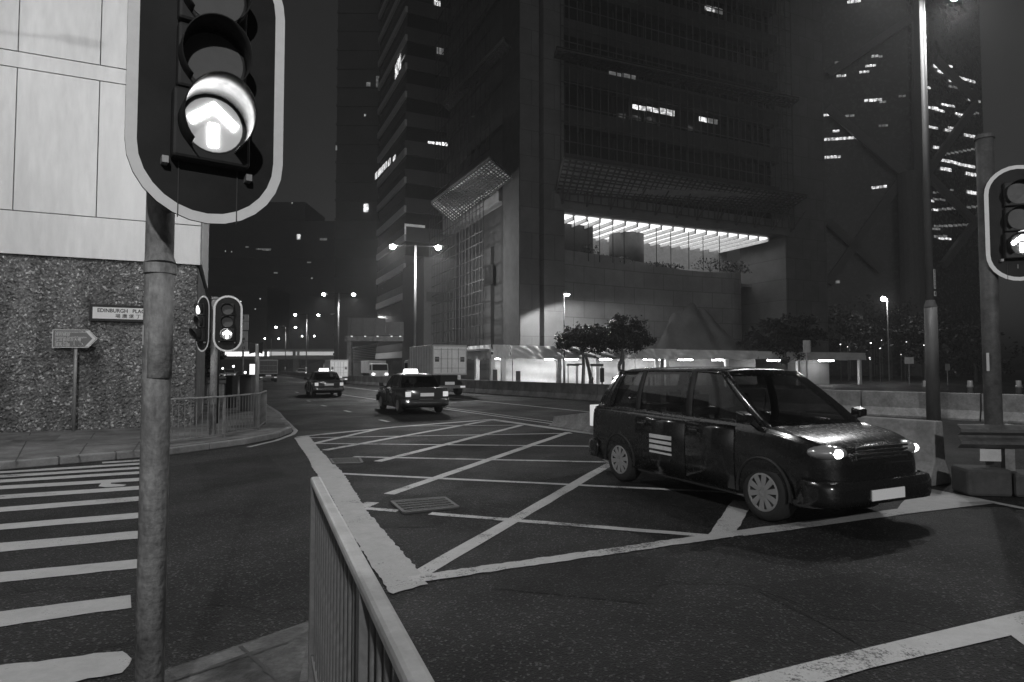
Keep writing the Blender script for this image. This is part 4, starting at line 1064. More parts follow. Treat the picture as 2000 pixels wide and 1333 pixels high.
# round column, glazing posts
cxx = rf(1247, 470, 2.6)[0]; cr = (rf(1275, 470, 2.6)[0] - rf(1218, 470, 2.6)[0]) / 2
MB().cyl((cxx, 2.9 + cr, zwall - 1.4), (cxx, 2.9 + cr, zbm0 - .35), cr, n=28).build('round_column', mat('column_dark', .07, .7), tw, smooth=True)
cx2 = rf(1206, 480, 6)[0]; MB().box(cx2 - .35, cx2 + .35, 6, 6.6, zwall - 1.4, zbm0).build('column', mat('column_pale', .5, .7), tw)
for px_ in (1122, 1149, 1171, 1197, 1219, 1282, 1310, 1345, 1373, 1405):
    xx = rf(px_, 470, 1.5)[0]
    MB().cyl((xx, 1.5, zwall - .8), (xx, 1.5, zbm0), .035, n=6).build('glazing_post', BLACK, tw)
xw = rf(1503, 485, 3)[0]; zw_ = rf(1503, 487, 3)[1]
for dz in (-.28, .06, .4): MB().box(xw - .15, xw + .15, 2.95, 3, zw_ + dz, zw_ + dz + .22).build('lit_sign', E_WINB, tw)
# floors above
zf = zbm1 + 2.2; k = 0
MB().box(xp1 + .02, xq0 - .02, 1.6, 4, zbm1, TOP).build('glazing', GLASS_D, tw)
while zf < TOP - 2:
    MB().box(xp1 - .02, xq0 + .02, .55, 1.9, zf, zf + 1.5).build('spandrel', TOWERS, tw)
    for s in range(15):
        xm = xp1 + (xq0 - xp1) * (s + .5) / 15
        if k < 8: MB().box(xm - .06, xm + .06, 1.35, 1.62, zf + 1.5, zf + 3.9).build('mullion', TOWERM, tw)
    zf += 3.9; k += 1
# lit windows on the main face
for (a, b, yt, yb, sl, m) in ((1236, 1262, 204, 212, .16, E_WIN), (1262, 1288, 208, 216, .16, E_WIN), (1290, 1318, 211, 222, .16, E_WIN), (1366, 1384, 228, 236, .16, E_WIN), (1384, 1402, 231, 240, .16, E_WIND),
                              (1190, 1214, 139, 147, .16, E_WIND), (1216, 1242, 142, 150, .16, E_WIND), (1378, 1396, 10, 19, .16, E_WIN), (1396, 1412, 14, 24, .16, E_WIND), (1110, 1125, 367, 370, .1, E_WIND)):
    x0_, zt = rf(a, yt, .5); x1_, _ = rf(b, yt, .5); _, zb_ = rf(a, yb, .5)
    MB().box(x0_, x1_ - .06, .48, .56, zb_, zt).build('lit_window', m, tw)
# left face of the tower
yl1 = lf(872, 600)[0]
MB().box(.3, 8, 3.5, yl1, zwall + 6, TOP).build('side_core', TOWERM, tw)
zf = zwall + 7
while zf < TOP - 2:
    MB().box(-.05, .32, 3.5, yl1 + .05, zf, zf + 1.6).build('spandrel', TOWERS, tw); zf += 3.9
MB().box(.9, 9, 3.48, yl1 - .02, 0, zwall + 5.9).build('side_recess_wall', mat('recess_shade', .03, .8), tw)  # shade of the recess put into the wall tone
MB().box(.55, 1.0, 7.5, yl1 - 2.5, 0, zwall + 1.0).build('side_stone_wall', tiled('side_stone_shaded', .05, 2.3, 1.5), tw)  # darker copy of the stone cladding, shade put into its colour
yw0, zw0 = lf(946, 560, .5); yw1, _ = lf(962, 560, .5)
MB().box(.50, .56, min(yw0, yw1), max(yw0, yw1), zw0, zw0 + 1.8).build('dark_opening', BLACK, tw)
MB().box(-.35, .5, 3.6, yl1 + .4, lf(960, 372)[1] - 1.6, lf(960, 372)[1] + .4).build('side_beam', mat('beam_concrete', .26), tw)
MB().box(rf(828, 600, yl1 + .1)[0], 12, yl1 + .1, yl1 + 9, 0, lf(875, 522)[1] + 1.0).build('side_block', mat('shaded_block', .055, .8, var=.15), tw)  # block tone darkened to carry the shade on this face
pbx = rf(833, 578, yl1 + .05)[0]; pbx2 = rf(884, 578, yl1 + .05)[0]; za, zb2 = rf(850, 571, yl1)[1], rf(850, 590, yl1)[1]
MB().box(pbx, pbx2, yl1 + .02, yl1 + .12, zb2, za).build('dark_opening', BLACK, tw)
# draped tarpaulin against the wall
tp = MB(); nI, nJ = 24, 14; grid = []
for j in range(nJ + 1):
    for i in range(nI + 1):
        u, v = i / nI, j / nJ; top = rf(1350, 592, .5)[1]; xl = rf(1268, 650, 0)[0]; xr_ = rf(1462, 650, 0)[0]
        x = xl + (xr_ - xl) * (.5 + (u - .5) * (1 - .55 * v)); z = 2.8 + (top - 2.8) * v * (1 - .35 * abs(u - .55) ** 1.3 * 2 + .05 * math.sin(u * 17))
        tp.v.append((x + random.uniform(-.08, .08), -.6 + 1.9 * v + .09 * math.sin(u * 19 * (1 - .3 * v) + v * 6 + 2 * math.sin(u * 9)) + .08 * math.sin(v * 13 + u * 7), z))
for j in range(nJ):
    for i in range(nI):
        a = j * (nI + 1) + i; tp.f.append((a, a + 1, a + nI + 2, a + nI + 1))
o = tp.build('tarpaulin', mat('tarpaulin', .13, .7, var=.2, scale=.6), smooth=True, loc=(TW.O.x, TW.O.y, 0), rotz=PHI)
tag(o, 'dark tarpaulin draped against the curved stone wall', 'tarpaulin')

# scaffold: poles on the two faces
def lattice(name, label, corners, nu, nv, r, m, parent=None, sag=0.0):
    A, B, C, D = [Vector(c) for c in corners]; mb = MB()
    def bil(u, v): return (A * (1 - u) + B * u) * (1 - v) + (D * (1 - u) + C * u) * v
    for i in range(nu + 1):
        j = random.uniform(-.15, .15) / nu if 0 < i < nu else 0
        mb.bar(bil(i / nu + j, 0), bil(i / nu + j, 1), r, r)
    for i in range(nv + 1):
        j = random.uniform(-.15, .15) / nv if 0 < i < nv else 0
        mb.bar(bil(0, i / nv + j), bil(1, i / nv + j), r, r)
    return mb
sc1 = thing('bamboo_scaffold', 'bamboo scaffold poles covering the wide face of the dark tower', 'scaffold', (TW.O.x, TW.O.y, 0), PHI)
mbx = lattice('', '', [(xp1 - .8, -.9, zbm0 + .6), (xq0 + .3, -.9, zbm0 + .6), (xq0 + .3, -.9, TOP - 4), (xp1 - .8, -.9, TOP - 4)], 34, 26, .07, BAMBOO)
o = mbx.build('pole_lattice', BAMBOO, sc1); o['kind'] = 'stuff'
bk = MB()
for i in range(12):
    xx = xp1 - .6 + (xq0 - xp1 + .6) * i / 11
    bk.bar((xx, -.7, zbm0 + .35), (xx, -2.6, zbm1 + .6), .09); bk.bar((xx, -.7, zbm0 + .35), (xx, -1.0, zbm1 + .6), .09)
o = bk.build('bracket_pole', BAMBOO, sc1); o['kind'] = 'stuff'
sc2 = thing('bamboo_scaffold', 'bamboo scaffold poles standing in front of the narrow recessed face', 'scaffold', (TW.O.x, TW.O.y, 0), PHI)
zl_c = lf(960, 372)[1]
o = lattice('', '', [(-1.6, 4, 3.2), (-1.6, yl1 + 1, 3.2), (-1.6, yl1 + 1, zl_c + 1), (-1.6, 4, zl_c + 1)], 18, 15, .06, BAMBOO).build('pole_lattice', mat('bamboo_shaded', .03, .9), sc2); o['kind'] = 'stuff'  # darker pole tone puts shade into the lamp-lit narrow-face lattice
o = lattice('', '', [(-1.0, 4, zl_c + 3), (-1.0, yl1 + 1, zl_c + 3), (-1.0, yl1 + 1, TOP - 4), (-1.0, 4, TOP - 4)], 14, 18, .06, BAMBOO).build('pole_lattice', mat('bamboo_shaded', .03, .9), sc2); o['kind'] = 'stuff'
def canopy(label, corners, nu, nv, netm):
    t = thing('scaffold_canopy', label, 'scaffold canopy', (TW.O.x, TW.O.y, 0), PHI)
    c = [Vector(k) for k in corners]
    nrm = (c[1] - c[0]).cross(c[3] - c[0]).normalized()
    MB().quad(*[k + nrm * .06 for k in c]).build('net', netm, t)
    o = lattice('', '', [k - nrm * .03 for k in c], nu, nv, .08, BAMBOO).build('pole_lattice', mat('bamboo_dark', .05, .9), t); o['kind'] = 'stuff'
    o = lattice('', '', [k + nrm * .16 for k in c], nu, nv, .11, BAMBOO).build('pole_lattice', BAMBOO, t); o['kind'] = 'stuff'
NETB = mat('lamplit_net', .8, .9, var=.2, scale=1.2)  # lamp light from below put into the tone of the narrow-face nets
NETL = mat('canopy_net', .30, .9, var=.25, scale=1.2)
def RP(px, py, off): x, z = rf(px, py, off); return (x, off, z)
def LP(px, py, off): y, z = lf(px, py, off); return (off, y, z)
canopy('wide lower net canopy sloping out over the tower beam', [RP(1085, 373, -.7), RP(1528, 415, -.7), RP(1577, 382, -4.0), RP(1101, 306, -4.0)], 44, 9, NETL)
canopy('wide upper net canopy high on the tower face', [RP(1083, 108, -.7), RP(1540, 208, -.7), RP(1560, 192, -3.0), RP(1088, 92, -3.0)], 44, 5, NETL)
canopy('lower net canopy projecting from the narrow tower face', [LP(1000, 347, -1.2), LP(884, 434, -1.2), LP(843, 398, -4.6), LP(957, 312, -4.6)], 26, 10, NETB)
canopy('upper net canopy projecting from the narrow tower face', [LP(999, 93, -1.2), LP(877, 219, -1.2), LP(864, 206, -2.6), LP(985, 78, -2.6)], 26, 5, NETB)
# shrubs along the terrace edge
def shrub(name, label, loc, sx, sy, sz, n, leafs=.12, group=None, cat='shrub', rotz=0, bare=False):
    t = thing(name, label, cat, loc, rotz, group)
    mb = MB()
    for i in range(n):
        a, b, r_ = random.uniform(0, 6.283), random.uniform(-.2, 1), random.random() ** .4
        c = Vector((sx * r_ * math.cos(a) * math.cos(b), sy * r_ * math.sin(a) * math.cos(b), sz * max(0, .15 + r_ * math.sin(max(0, b)) * 1.0)))
        u = Vector((random.uniform(-1, 1), random.uniform(-1, 1), random.uniform(-1, 1))).normalized() * leafs
        w = u.cross(Vector((random.uniform(-1, 1), random.uniform(-1, 1), random.uniform(-1, 1)))).normalized() * leafs * .5
        mb.quad(c - u, c - w, c + u, c + w)
    o = mb.build('foliage', LEAF, t); o['kind'] = 'stuff'
    st = MB()
    for i in range(6): st.cyl((0, 0, -.05), (random.uniform(-.5, .5) * sx, random.uniform(-.5, .5) * sy, sz * .7), .03, .01, n=5)
    st.build('stem', BARK, t)
    return t
for i, (px_, s, h_, lab) in enumerate(((1155, 1.3, 1.6, 'sparse shrub on the ledge under the lit ceiling by the pier'), (1205, 2.2, .8, 'low shrub on the ledge beside the round column'), (1390, 2.4, 1.5, 'wide shrub on the ledge under the end of the lit ceiling'), (1440, 2.0, 1.3, 'shrub on the ledge where the lit ceiling narrows'), (1300, 2.4, .5, 'flat creeping shrub on the ledge past the round column'))):
    x, z = rf(px_, 495, 2.4)
    shrub('ledge_shrub', lab, TW.wld((x, 2.6, zwall - .6)), s, .7, h_, 260 if h_ < 1.4 else 150, .13, rotz=PHI)

# ================================================================== TREES
def tree(name, label, loc, H, blobs, n, leaf=.16, trunk=.16, group=None, m=LEAF):
    t = thing(name, label, 'tree', loc, random.uniform(0, 6), group); t.rotation_euler = (0, 0, 0)
    tm = MB(); z0 = min(b[2] for b in blobs)
    tm.cyl((0, 0, -.1), (.08, .05, z0 * .55), trunk, trunk * .8, n=9); tm.cyl((.08, .05, z0 * .55), (-.05, 0, z0), trunk * .8, trunk * .55, n=9)
    for b in blobs:
        p = Vector((-.05, 0, z0 * .9)); q = Vector(b[:3]); mdp = p.lerp(q, .5) + Vector((random.uniform(-.3, .3), random.uniform(-.3, .3), .1))
        tm.cyl(p, mdp, trunk * .45, trunk * .3, n=6); tm.cyl(mdp, q, trunk * .3, trunk * .12, n=6)
    tm.build('trunk', BARK, t)
    mb = MB(); tot = sum(b[3] ** 2 for b in blobs)
    for bx, by, bz, br in blobs:
        k = int(n * br * br / tot)
        cl = []
        for _ in range(max(6, k // 40)):
            dv = Vector((random.gauss(0, 1), random.gauss(0, 1), random.gauss(0, .75))).normalized() * br * random.uniform(.5, 1.22)
            cl.append((Vector((bx, by, bz)) + dv, br * random.uniform(.18, .36)))
        for i in range(k):
            cc, cr_ = random.choice(cl)
            c = cc + Vector((random.gauss(0, 1), random.gauss(0, 1), random.gauss(0, .7))) * cr_ * .6
            u = Vector((random.uniform(-1, 1), random.uniform(-1, 1), random.uniform(-.8, .8))).normalized() * leaf * random.uniform(.6, 1.2)
            w = u.cross(Vector((random.uniform(-1, 1), random.uniform(-1, 1), random.uniform(-1, 1)))).normalized() * leaf * .45
            mb.quad(c - u, c - w, c + u, c + w)
    o = mb.build('crown', m, t)
    return t
def tree_px(label, px0, px1, pyt, pyb, Y, n, cols, leaf=.16, trunk=.14, base=0.0, name='street_tree'):
    c = at((px0 + px1) / 2, 718, Y); sc = Y / F
    blobs = []
    for (fx, fy, fr) in cols:
        p = at(px0 + (px1 - px0) * fx, pyt + (pyb - pyt) * fy, Y)
        blobs.append((p.x - c.x, random.uniform(-.6, .6), p.z - base, fr * (pyb - pyt) * sc * 1.25))
    return tree(name, label, (c.x, c.y, base), 5, blobs, n, leaf, trunk)
tree_px('leafy tree crown lit by the lantern above the covered walkway', 1098, 1178, 636, 684, 44.5, 9000, ((.05, .6, .28), (.25, .45, .30), (.45, .4, .36), (.5, .68, .34), (.8, .45, .36), (.98, .65, .34)), .105)
tree_px('taller dark tree rising above the canvas of the walkway', 1175, 1256, 622, 684, 45, 9500, ((.05, .65, .30), (.3, .5, .32), (.5, .32, .34), (.5, .7, .36), (.78, .5, .36), (1.0, .74, .28)), .105)
tree_px('dark tree in front of the tower end pier', 1462, 1606, 618, 692, 57, 5000, ((.1, .6, .26), (.35, .4, .34), (.6, .35, .34), (.85, .55, .3), (.5, .75, .34)), .2, base=0)
tree_px('dark street tree behind the paired signals', 378, 420, 665, 720, 30, 1800, ((.2, .5, .4), (.6, .4, .45), (.8, .7, .4), (.4, .8, .35)), .13, .12, .14)
for i, (a, b, yt, yb, Y) in enumerate(((1618, 1700, 600, 700, 85), (1690, 1790, 585, 700, 92), (1770, 1860, 610, 715, 80), (1850, 1960, 640, 735, 75))):
    tree_px(('dark park tree beside the tower end', 'dark park tree lit by the small park lamp', 'dark park tree behind the tall lamp column', 'dark park tree behind the guard rail signal')[i], a, b, yt, yb, Y, 2200, ((.15, .5, .3), (.45, .3, .34), (.75, .5, .32), (.5, .7, .34)), .28, .2, name='park_tree')

# ================================================================== COVERED WALKWAY (HOARDING)
HO = Frame(at(962, 718, 45)[:2], R(26))
ho = thing('covered_walkway', 'covered walkway with canvas skirt and white sheeting round the tower base', 'hoarding', (HO.O.x, HO.O.y, 0), R(26))
zt0, zs0 = HO.rf(990, 674)[1], HO.rf(990, 701)[1]
xend = HO.rf(1690, 700)[0]
def skirt(p, q, z0, z1, folds, seed, name='canvas'):
    rnd = random.Random(seed); mb = MB(); n = 90; m_ = 8; p, q = Vector(p), Vector(q); d = (q - p); nrm = Vector((d.y, -d.x, 0)).normalized()
    ph = [rnd.uniform(0, 6.28) for _ in range(4)]; sag = [rnd.uniform(-.06, .03) for _ in range(12)]
    for j in range(m_ + 1):
        v = j / m_
        for i in range(n + 1):
            u = i / n
            off = .05 * math.sin(u * folds * 4.1 + ph[0] + v * 2.6 + 1.5 * math.sin(u * 7 + ph[3])) * (.3 + v * .7) + .022 * math.sin(u * folds * 11 + ph[1] - v * 5 + 2 * math.sin(u * 13)) + .03 * math.sin((u * 9 - v * 4.5) * 3.1 + ph[2])
            c = p + d * u + nrm * (.06 + off)
            zz = z1 + (z0 - z1) * v + (sag[int(u * 11)] * v)
            mb.v.append((c.x, c.y, zz))
    for j in range(m_):
        for i in range(n):
            a = j * (n + 1) + i; mb.f.append((a, a + n + 1, a + n + 2, a + 1))
    return mb.build(name, CANVAS, ho, smooth=True)
cuts = [0, 1.4, HO.rf(1100, 690)[0], HO.rf(1240, 690)[0], HO.rf(1320, 690)[0], HO.rf(1480, 690)[0], xend]
for i, (a, b) in enumerate(zip(cuts[:-1], cuts[1:])):
    dz = -.06 * i
    skirt((a, 0, 0), (b - .03, 0, 0), zs0 + .02 * i, zt0 + dz * .6, max(1.5, (b - a) / 2.2), 20 + i)
skirt((-.05, 4.5, 0), (-.05, 0, 0), zs0, zt0, 4, 40); skirt((-1.2, 9.5, 0), (-.05, 4.5, 0), zs0 - .05, zt0 - .1, 5, 41)
MB().box(.1, xend, .15, 3.6, zt0 - .45, zt0 - .3).build('deck', mat('deck_ply', .3, .8), ho)
MB().box(-1, .12, .15, 9.5, zt0 - .46, zt0 - .31).build('deck', mat('deck_ply', .3, .8), ho)
posts = [HO.rf(p, 720, .3)[0] for p in (962, 984, 1092, 1167, 1283, 1303, 1420, 1560, 1680)]
for i, xx in enumerate(posts):
    MB().box(xx - .16, xx + .16, .25, .5, 0, zs0 + .3).build('post', SHEET if i != 2 else CONC, ho)
for yy in (2.6, 5.2, 8.5): MB().box(-.2 - (yy > 5) * .5, .1 - (yy > 5) * .5, yy, yy + .3, 0, zs0 + .2).build('post', SHEET, ho)
# sheets hung behind
def hung(x0_, x1_, y, m, seed):
    rnd = random.Random(seed); mb = MB(); n, m_ = 40, 12
    for j in range(m_ + 1):
        for i in range(n + 1):
            u, v = i / n, j / m_
            mb.v.append((x0_ + (x1_ - x0_) * u, y + .10 * math.sin(u * 7 + v * 5 + seed) + .06 * math.sin(v * 17 + u * 4) + rnd.uniform(-.02, .02), .05 + (zs0 + .3) * v))
    for j in range(m_):
        for i in range(n):
            a = j * (n + 1) + i; mb.f.append((a, a + 1, a + n + 2, a + n + 1))
    mb.build('sheet', m, ho, smooth=True)
hung(HO.rf(962, 720, 3.2)[0], HO.rf(1095, 720, 3.2)[0], 3.2, SHEET, 1)
hung(HO.rf(1095, 720, 3.2)[0] + .05, HO.rf(1215, 720, 3.2)[0], 3.25, SHEET, 2)
for k in range(3):
    a, b = HO.rf(1215 + 25 * k, 720, 3.3)[0], HO.rf(1240 + 25 * k, 720, 3.3)[0]
    MB().box(a + .02, b - .02, 3.25, 3.35, 0, zs0 + .3).build('wall_panel', mat('hoarding_panel', .5, .7), ho)
hung(HO.rf(1310, 720, 3.2)[0], HO.rf(1480, 720, 3.2)[0], 3.4, mat('grey_sheet', .35, .8), 3)
for (a, b) in ((968, 986), (1058, 1079), (1104, 1126), (1170, 1192), (1258, 1286), (1326, 1350), (1392, 1410), (1500, 1520), (1600, 1625)):
    xa_, zz = HO.rf(a, 706, 1.2); xb_, _ = HO.rf(b, 706, 1.2)
    tu = MB().box(xa_, xb_, 1.0, 1.3, zs0 - .02, zs0 + .08).build('light_tube', E_TUBE, ho)
# things standing before the walkway
def post_sign(label, px, pyt, pyb, pybase, Y, w, legs=2):
    b0 = at(px, pybase, Y); t = thing('stop_sign_board', label, 'sign', (b0.x, b0.y, 0), R(20))
    z0_, z1_ = at(px, pyb, Y).z, at(px, pyt, Y).z
    MB().box(-w / 2, w / 2, -.05, .05, z0_, z1_).build('board', TRUCKD, t)
    for s in ((-1, 1) if legs == 2 else (0,)): MB().cyl((s * w * .4, 0, 0), (s * w * .4, 0, z0_), .035, n=8).build('post', GALV_D, t)
    return t
post_sign('dark board on two posts before the white sheet beside the lamp post', 1119, 711, 715, 747, 43, .9)
post_sign('slightly higher dark board just past the board beside the lamp post', 1133, 710.5, 713.5, 747, 43.4, .7)
post_sign('dark board on two posts between the leaning tree trunks', 1166, 711, 716, 747, 43, .95)
b0 = at(1176, 745, 43); o = MB().box(-.14, .14, -.1, .1, 0.7, at(1176, 719, 43).z).build('pay_machine', BLACK, bevel=.04, loc=(b0.x, b0.y, 0))
MB().cyl((0, 0, 0), (0, 0, .75), .06, n=8).build('stand', BLACK, o); tag(o, 'black slim machine before the white sheet beside the two-post board', 'machine')
b0 = at(1001, 745, 43.5); ss = thing('stop_pole', 'thin pole with small round flag before the first white sheet', 'sign', (b0.x, b0.y, 0))
MB().cyl((0, 0, 0), (0, 0, 2.3), .03, n=8).build('post', GALV_D, ss); MB().cyl((-.02, 0, 2.05), (.02, 0, 2.05), .2, n=12).build('flag', TRUCKD, ss)
for i, px_ in enumerate((1151, 1211)):
    b0 = at(px_, 745, 43.8); tt = MB()
    q = [(0, 0, 0), (.1, 0, .9), (-.05, .1, 1.8), (.25 * (1 if i else -1), 0, 2.6)]
    for a, b in zip(q[:-1], q[1:]): tt.cyl(a, b, .13, .11, n=8)
    o = tt.build('tree_trunk', BARK, loc=(b0.x, b0.y, 0)); tag(o, ('crooked tree trunk beside the double boards under the canvas', 'leaning tree trunk under the canvas before the plain panels')[i], 'tree trunk')
for px_, bh in ((987, 722), (1012, 725)):
    b0 = at(px_ - 20 * (px_ == 987), 747, 43.6)
    o = MB().box(-.16, .16, -.16, .16, 0, at(px_, bh, 43.6).z).build('litter_bin', TRUCKD, bevel=.03, loc=(b0.x, b0.y, 0))
    MB().box(-.17, .17, -.17, .17, .75, .83).build('rim', GALV_D, o); tag(o, 'dark bin by the walkway corner posts' if px_ == 987 else 'lower dark bin by the pole with round flag', 'bin')
bol = MB().loft([[(r_ * math.cos(2 * math.pi * i / 10), r_ * math.sin(2 * math.pi * i / 10), z) for i in range(10)] for r_, z in ((.1, 0), (.1, .1), (.07, .12), (.065, .85), (.09, .88), (.09, .95), (.05, 1.02), (.03, 1.06))]).mesh('bollard', TRUCKD, True)
bp = []
for px_ in (1157, 1198, 1237, 1268, 1277):
    b0 = at(px_, 745, 42.8); bp.append(b0)
    tag(place(bol, 'chain_bollard', None, (b0.x, b0.y, 0)), 'dark chained bollard before the covered walkway', 'bollard', 'chained bollards before the walkway')
for i in (1, 2):
    a, b = bp[i], bp[i + 1]; mb = MB(); pr = []
    for k in range(9): f = k / 8; p_ = a.lerp(b, f); pr.append((p_.x - a.x, p_.y - a.y, .85 - .25 * math.sin(math.pi * f)))
    mb.tube(pr, .02, 5); tag(mb.build('bollard_chain', TRUCKD, loc=(a.x, a.y, 0)), ('sagging chain strung between the two spaced bollards', 'sagging chain at the close pair of bollards')[i - 1], 'chain')
for i, px_ in enumerate((1808, 1895, 1990)):
    b0 = at(px_, 765, 24); o = place(MB().loft([[(r_ * math.cos(2 * math.pi * i / 10), r_ * math.sin(2 * math.pi * i / 10), z) for i in range(10)] for r_, z in ((.11, 0), (.09, .9), (.11, .92), (.11, 1.0), (.085, 1.02), (.085, 1.2))]).mesh('bollard', mat('bollard_grey', .16, .6), True), 'bollard', None, (b0.x, b0.y, 0))
    tag(o, 'grey bollard behind the pale barrier near the lamp column', 'bollard', 'bollards behind the pale barrier')
def plain_sign(name, label, px, pyt, pyb, wpx, Y, m, base=0.0):
    c = at(px, pyb, Y); t = thing(name, label, 'sign', (c.x, c.y, 0)); z0_, z1_ = c.z, at(px, pyt, Y).z; w = wpx * Y / F
    MB().box(-w / 2, w / 2, -.02, .02, z0_, z1_).build('plate', m, t, bevel=.02)
    MB().cyl((0, .05, 0), (0, .05, (z0_ + z1_) / 2), .05, n=8).build('post', GALV_D, t)
plain_sign('road_sign', 'back of a pale square sign before the dark end-pier tree', 1576, 665, 690, 15, 40, GALV)
plain_sign('park_notice', 'small pale notice board in the dark park', 1776, 698, 711, 18, 60, mat('notice', .7, .6))
plain_sign('park_sign', 'small round-topped grey sign in the park past the notice board', 1851, 711, 724, 9, 60, GALV)
# sloping truck mirror piece seen beyond the car: skip (part of the car's blur)

# ================================================================== SIGN GANTRY
Yg = 74
g0 = at(674, 718, Yg); g1_ = at(862, 718, Yg)
ga = thing('sign_gantry', 'overhead road sign gantry seen from behind', 'gantry', (g0.x, g0.y, 0), math.atan2(-4.0, g1_.x - g0.x) * 0)
def gz(py): return at(760, py, Yg).z
Wg = g1_.x - g0.x
MB().box(0, Wg, -.35, .35, gz(667), gz(657)).build('beam', CONC, ga)
MB().box(.25, .75, -.25, .25, 0, gz(667)).build('post', CONC, ga); MB().box(Wg - .9, Wg - .4, -.25, .25, 0, gz(667)).build('post', CONC, ga)
SB = mat('sign_back', .14, .6, .2, var=.1)
panels = [(680, 753, 622), (753.5, 800, 630), (800.5, 857, 634)]
for a, b, yt in panels:
    xa_, xb_ = at(a, 640, Yg - .4).x - g0.x, at(b, 640, Yg - .4).x - g0.x
    pn = MB().box(xa_, xb_, -.5, -.42, gz(656), gz(yt)).build('sign_panel', SB, ga)
    k = xa_ + .4
    while k < xb_:
        MB().box(k - .05, k + .05, -.62, -.5, gz(656), gz(yt)).build('stiffener', SB, pn); k += 1.35
    for f in (.3, .7): MB().box(xa_, xb_, -.56, -.5, gz(656) + (gz(yt) - gz(656)) * f, gz(656) + (gz(yt) - gz(656)) * f + .1).build('rail', SB, pn)
for px_ in (690, 716, 740, 767, 784, 802, 822, 838, 857):
    xx = at(px_, 655, Yg).x - g0.x; MB().box(xx - .09, xx + .09, -.8, -.62, gz(659), gz(657)).build('sign_lamp', emit('sign_lamp', .7), ga)

# louvred service building behind the gantry
SBu = Frame(at(780, 718, 88)[:2], PHI)
sv = thing('service_building', 'low service building with horizontal louvres behind the gantry', 'building', (SBu.O.x, SBu.O.y, 0), PHI)
y1_, _ = SBu.lf(690, 700); x1_ = SBu.rf(860, 700)[0]
z0_, z1_ = at(780, 704, 88).z, at(780, 668, 88).z
MB().box(0, x1_, 0, y1_, 0, z0_ - .02).build('wall', CONC_D, sv); MB().box(.2, x1_, .2, y1_, z0_, z1_).build('core', BLACK, sv)
MB().box(-.3, x1_, -.3, y1_ + .2, z1_ + .005, z1_ + .25).build('roof', CONC, sv)
k = 0
while z0_ + k * .3 < z1_ - .1:
    MB().box(-.1, .18, -.05, y1_, z0_ + k * .3, z0_ + k * .3 + .13).build('louvre', GALV_D, sv); MB().box(.19, x1_, -.1, .18, z0_ + k * .3, z0_ + k * .3 + .13).build('louvre', GALV_D, sv); k += 1

# ================================================================== FOOTBRIDGE
Yb = 230
fb = thing('road_bridge', 'long lit bridge spanning the far end of the road', 'bridge', (at(550, 718, Yb).x, Yb, 0), R(-3))
bx0, bx1 = at(380, 718, Yb).x - fb.location.x, at(730, 718, Yb).x - fb.location.x
bz = lambda py: at(550, py, Yb).z
BR = mat('bridge_concrete', .4, .8, var=.1, scale=.2)
MB().box(bx0 - 40, bx1 + 30, 0, 9, bz(702), bz(696)).build('deck', BR, fb)
MB().box(bx0 - 40, bx1 + 30, .3, .6, bz(685), bz(682)).build('parapet', BR, fb)
MB().box(bx0 - 40, bx1 + 30, 8, 8.3, bz(696), bz(682)).build('back_parapet', BR, fb)
def bxp(p): return at(p, 718, Yb).x - fb.location.x
for a, b, m in ((425, 515, emit('bridge_bright', 1.8)), (518, 571, emit('bridge_light', .45)), (577, 622, emit('bridge_light', .45)), (623, 668, emit('bridge_light', .45))):
    MB().box(bxp(a), bxp(b), 4, 4.2, bz(694) if a > 500 else bz(700), bz(687)).build('light_panel', m, fb)
for p in (345, 430, 517, 574, 672): MB().box(bxp(p) - .5, bxp(p) + .5, .1, .5, bz(696), bz(685)).build('pilaster', BR, fb)
for p in (408, 572, 690): MB().box(bxp(p) - 1.1, bxp(p) + 1.1, 3, 5, 0, bz(702)).build('pier', BR, fb)
# embankment behind
em_ = MB().prism([(0, 0, 0), (42, 0, 0), (42, 0, 6.5), (26, 0, 6.3)], (0, 60, 0)).build('embankment', mat('slope', .22, .9, var=.3, scale=.1), loc=(at(540, 718, 245).x, 245, 0)); em_['kind'] = 'structure'

# ================================================================== FAR BUILDINGS
def block(name, label, px0, px1, pyt, Y, depth, m, wins, ang=0.0, win_m=E_WIND, group=None):
    a, b = at(px0, 718, Y), at(px1, 718, Y); w = b.x - a.x; H = at((px0 + px1) / 2, pyt, Y).z
    t = thing(name, label, 'building', (a.x, a.y, 0), ang, group)
    MB().box(0, w, 0, depth, 0, H).build('wall', m, t)
    nb = max(1, int(H / (Y * .03)))
    for k in range(1, nb): MB().box(-.2, w + .2, -.25, 0, H * k / nb, H * k / nb + .5).build('ledge', m, t)
    for (wx, wy, ww, wh, wm) in wins:
        p = at(wx, wy, Y); q = at(wx + ww, wy - wh, Y)
        MB().box(p.x - a.x, q.x - a.x, -.3, -.24, p.z, q.z).build('lit_window', wm, t)
    return t
E1, E2, E3 = E_WIND, E_WIN, E_WINB
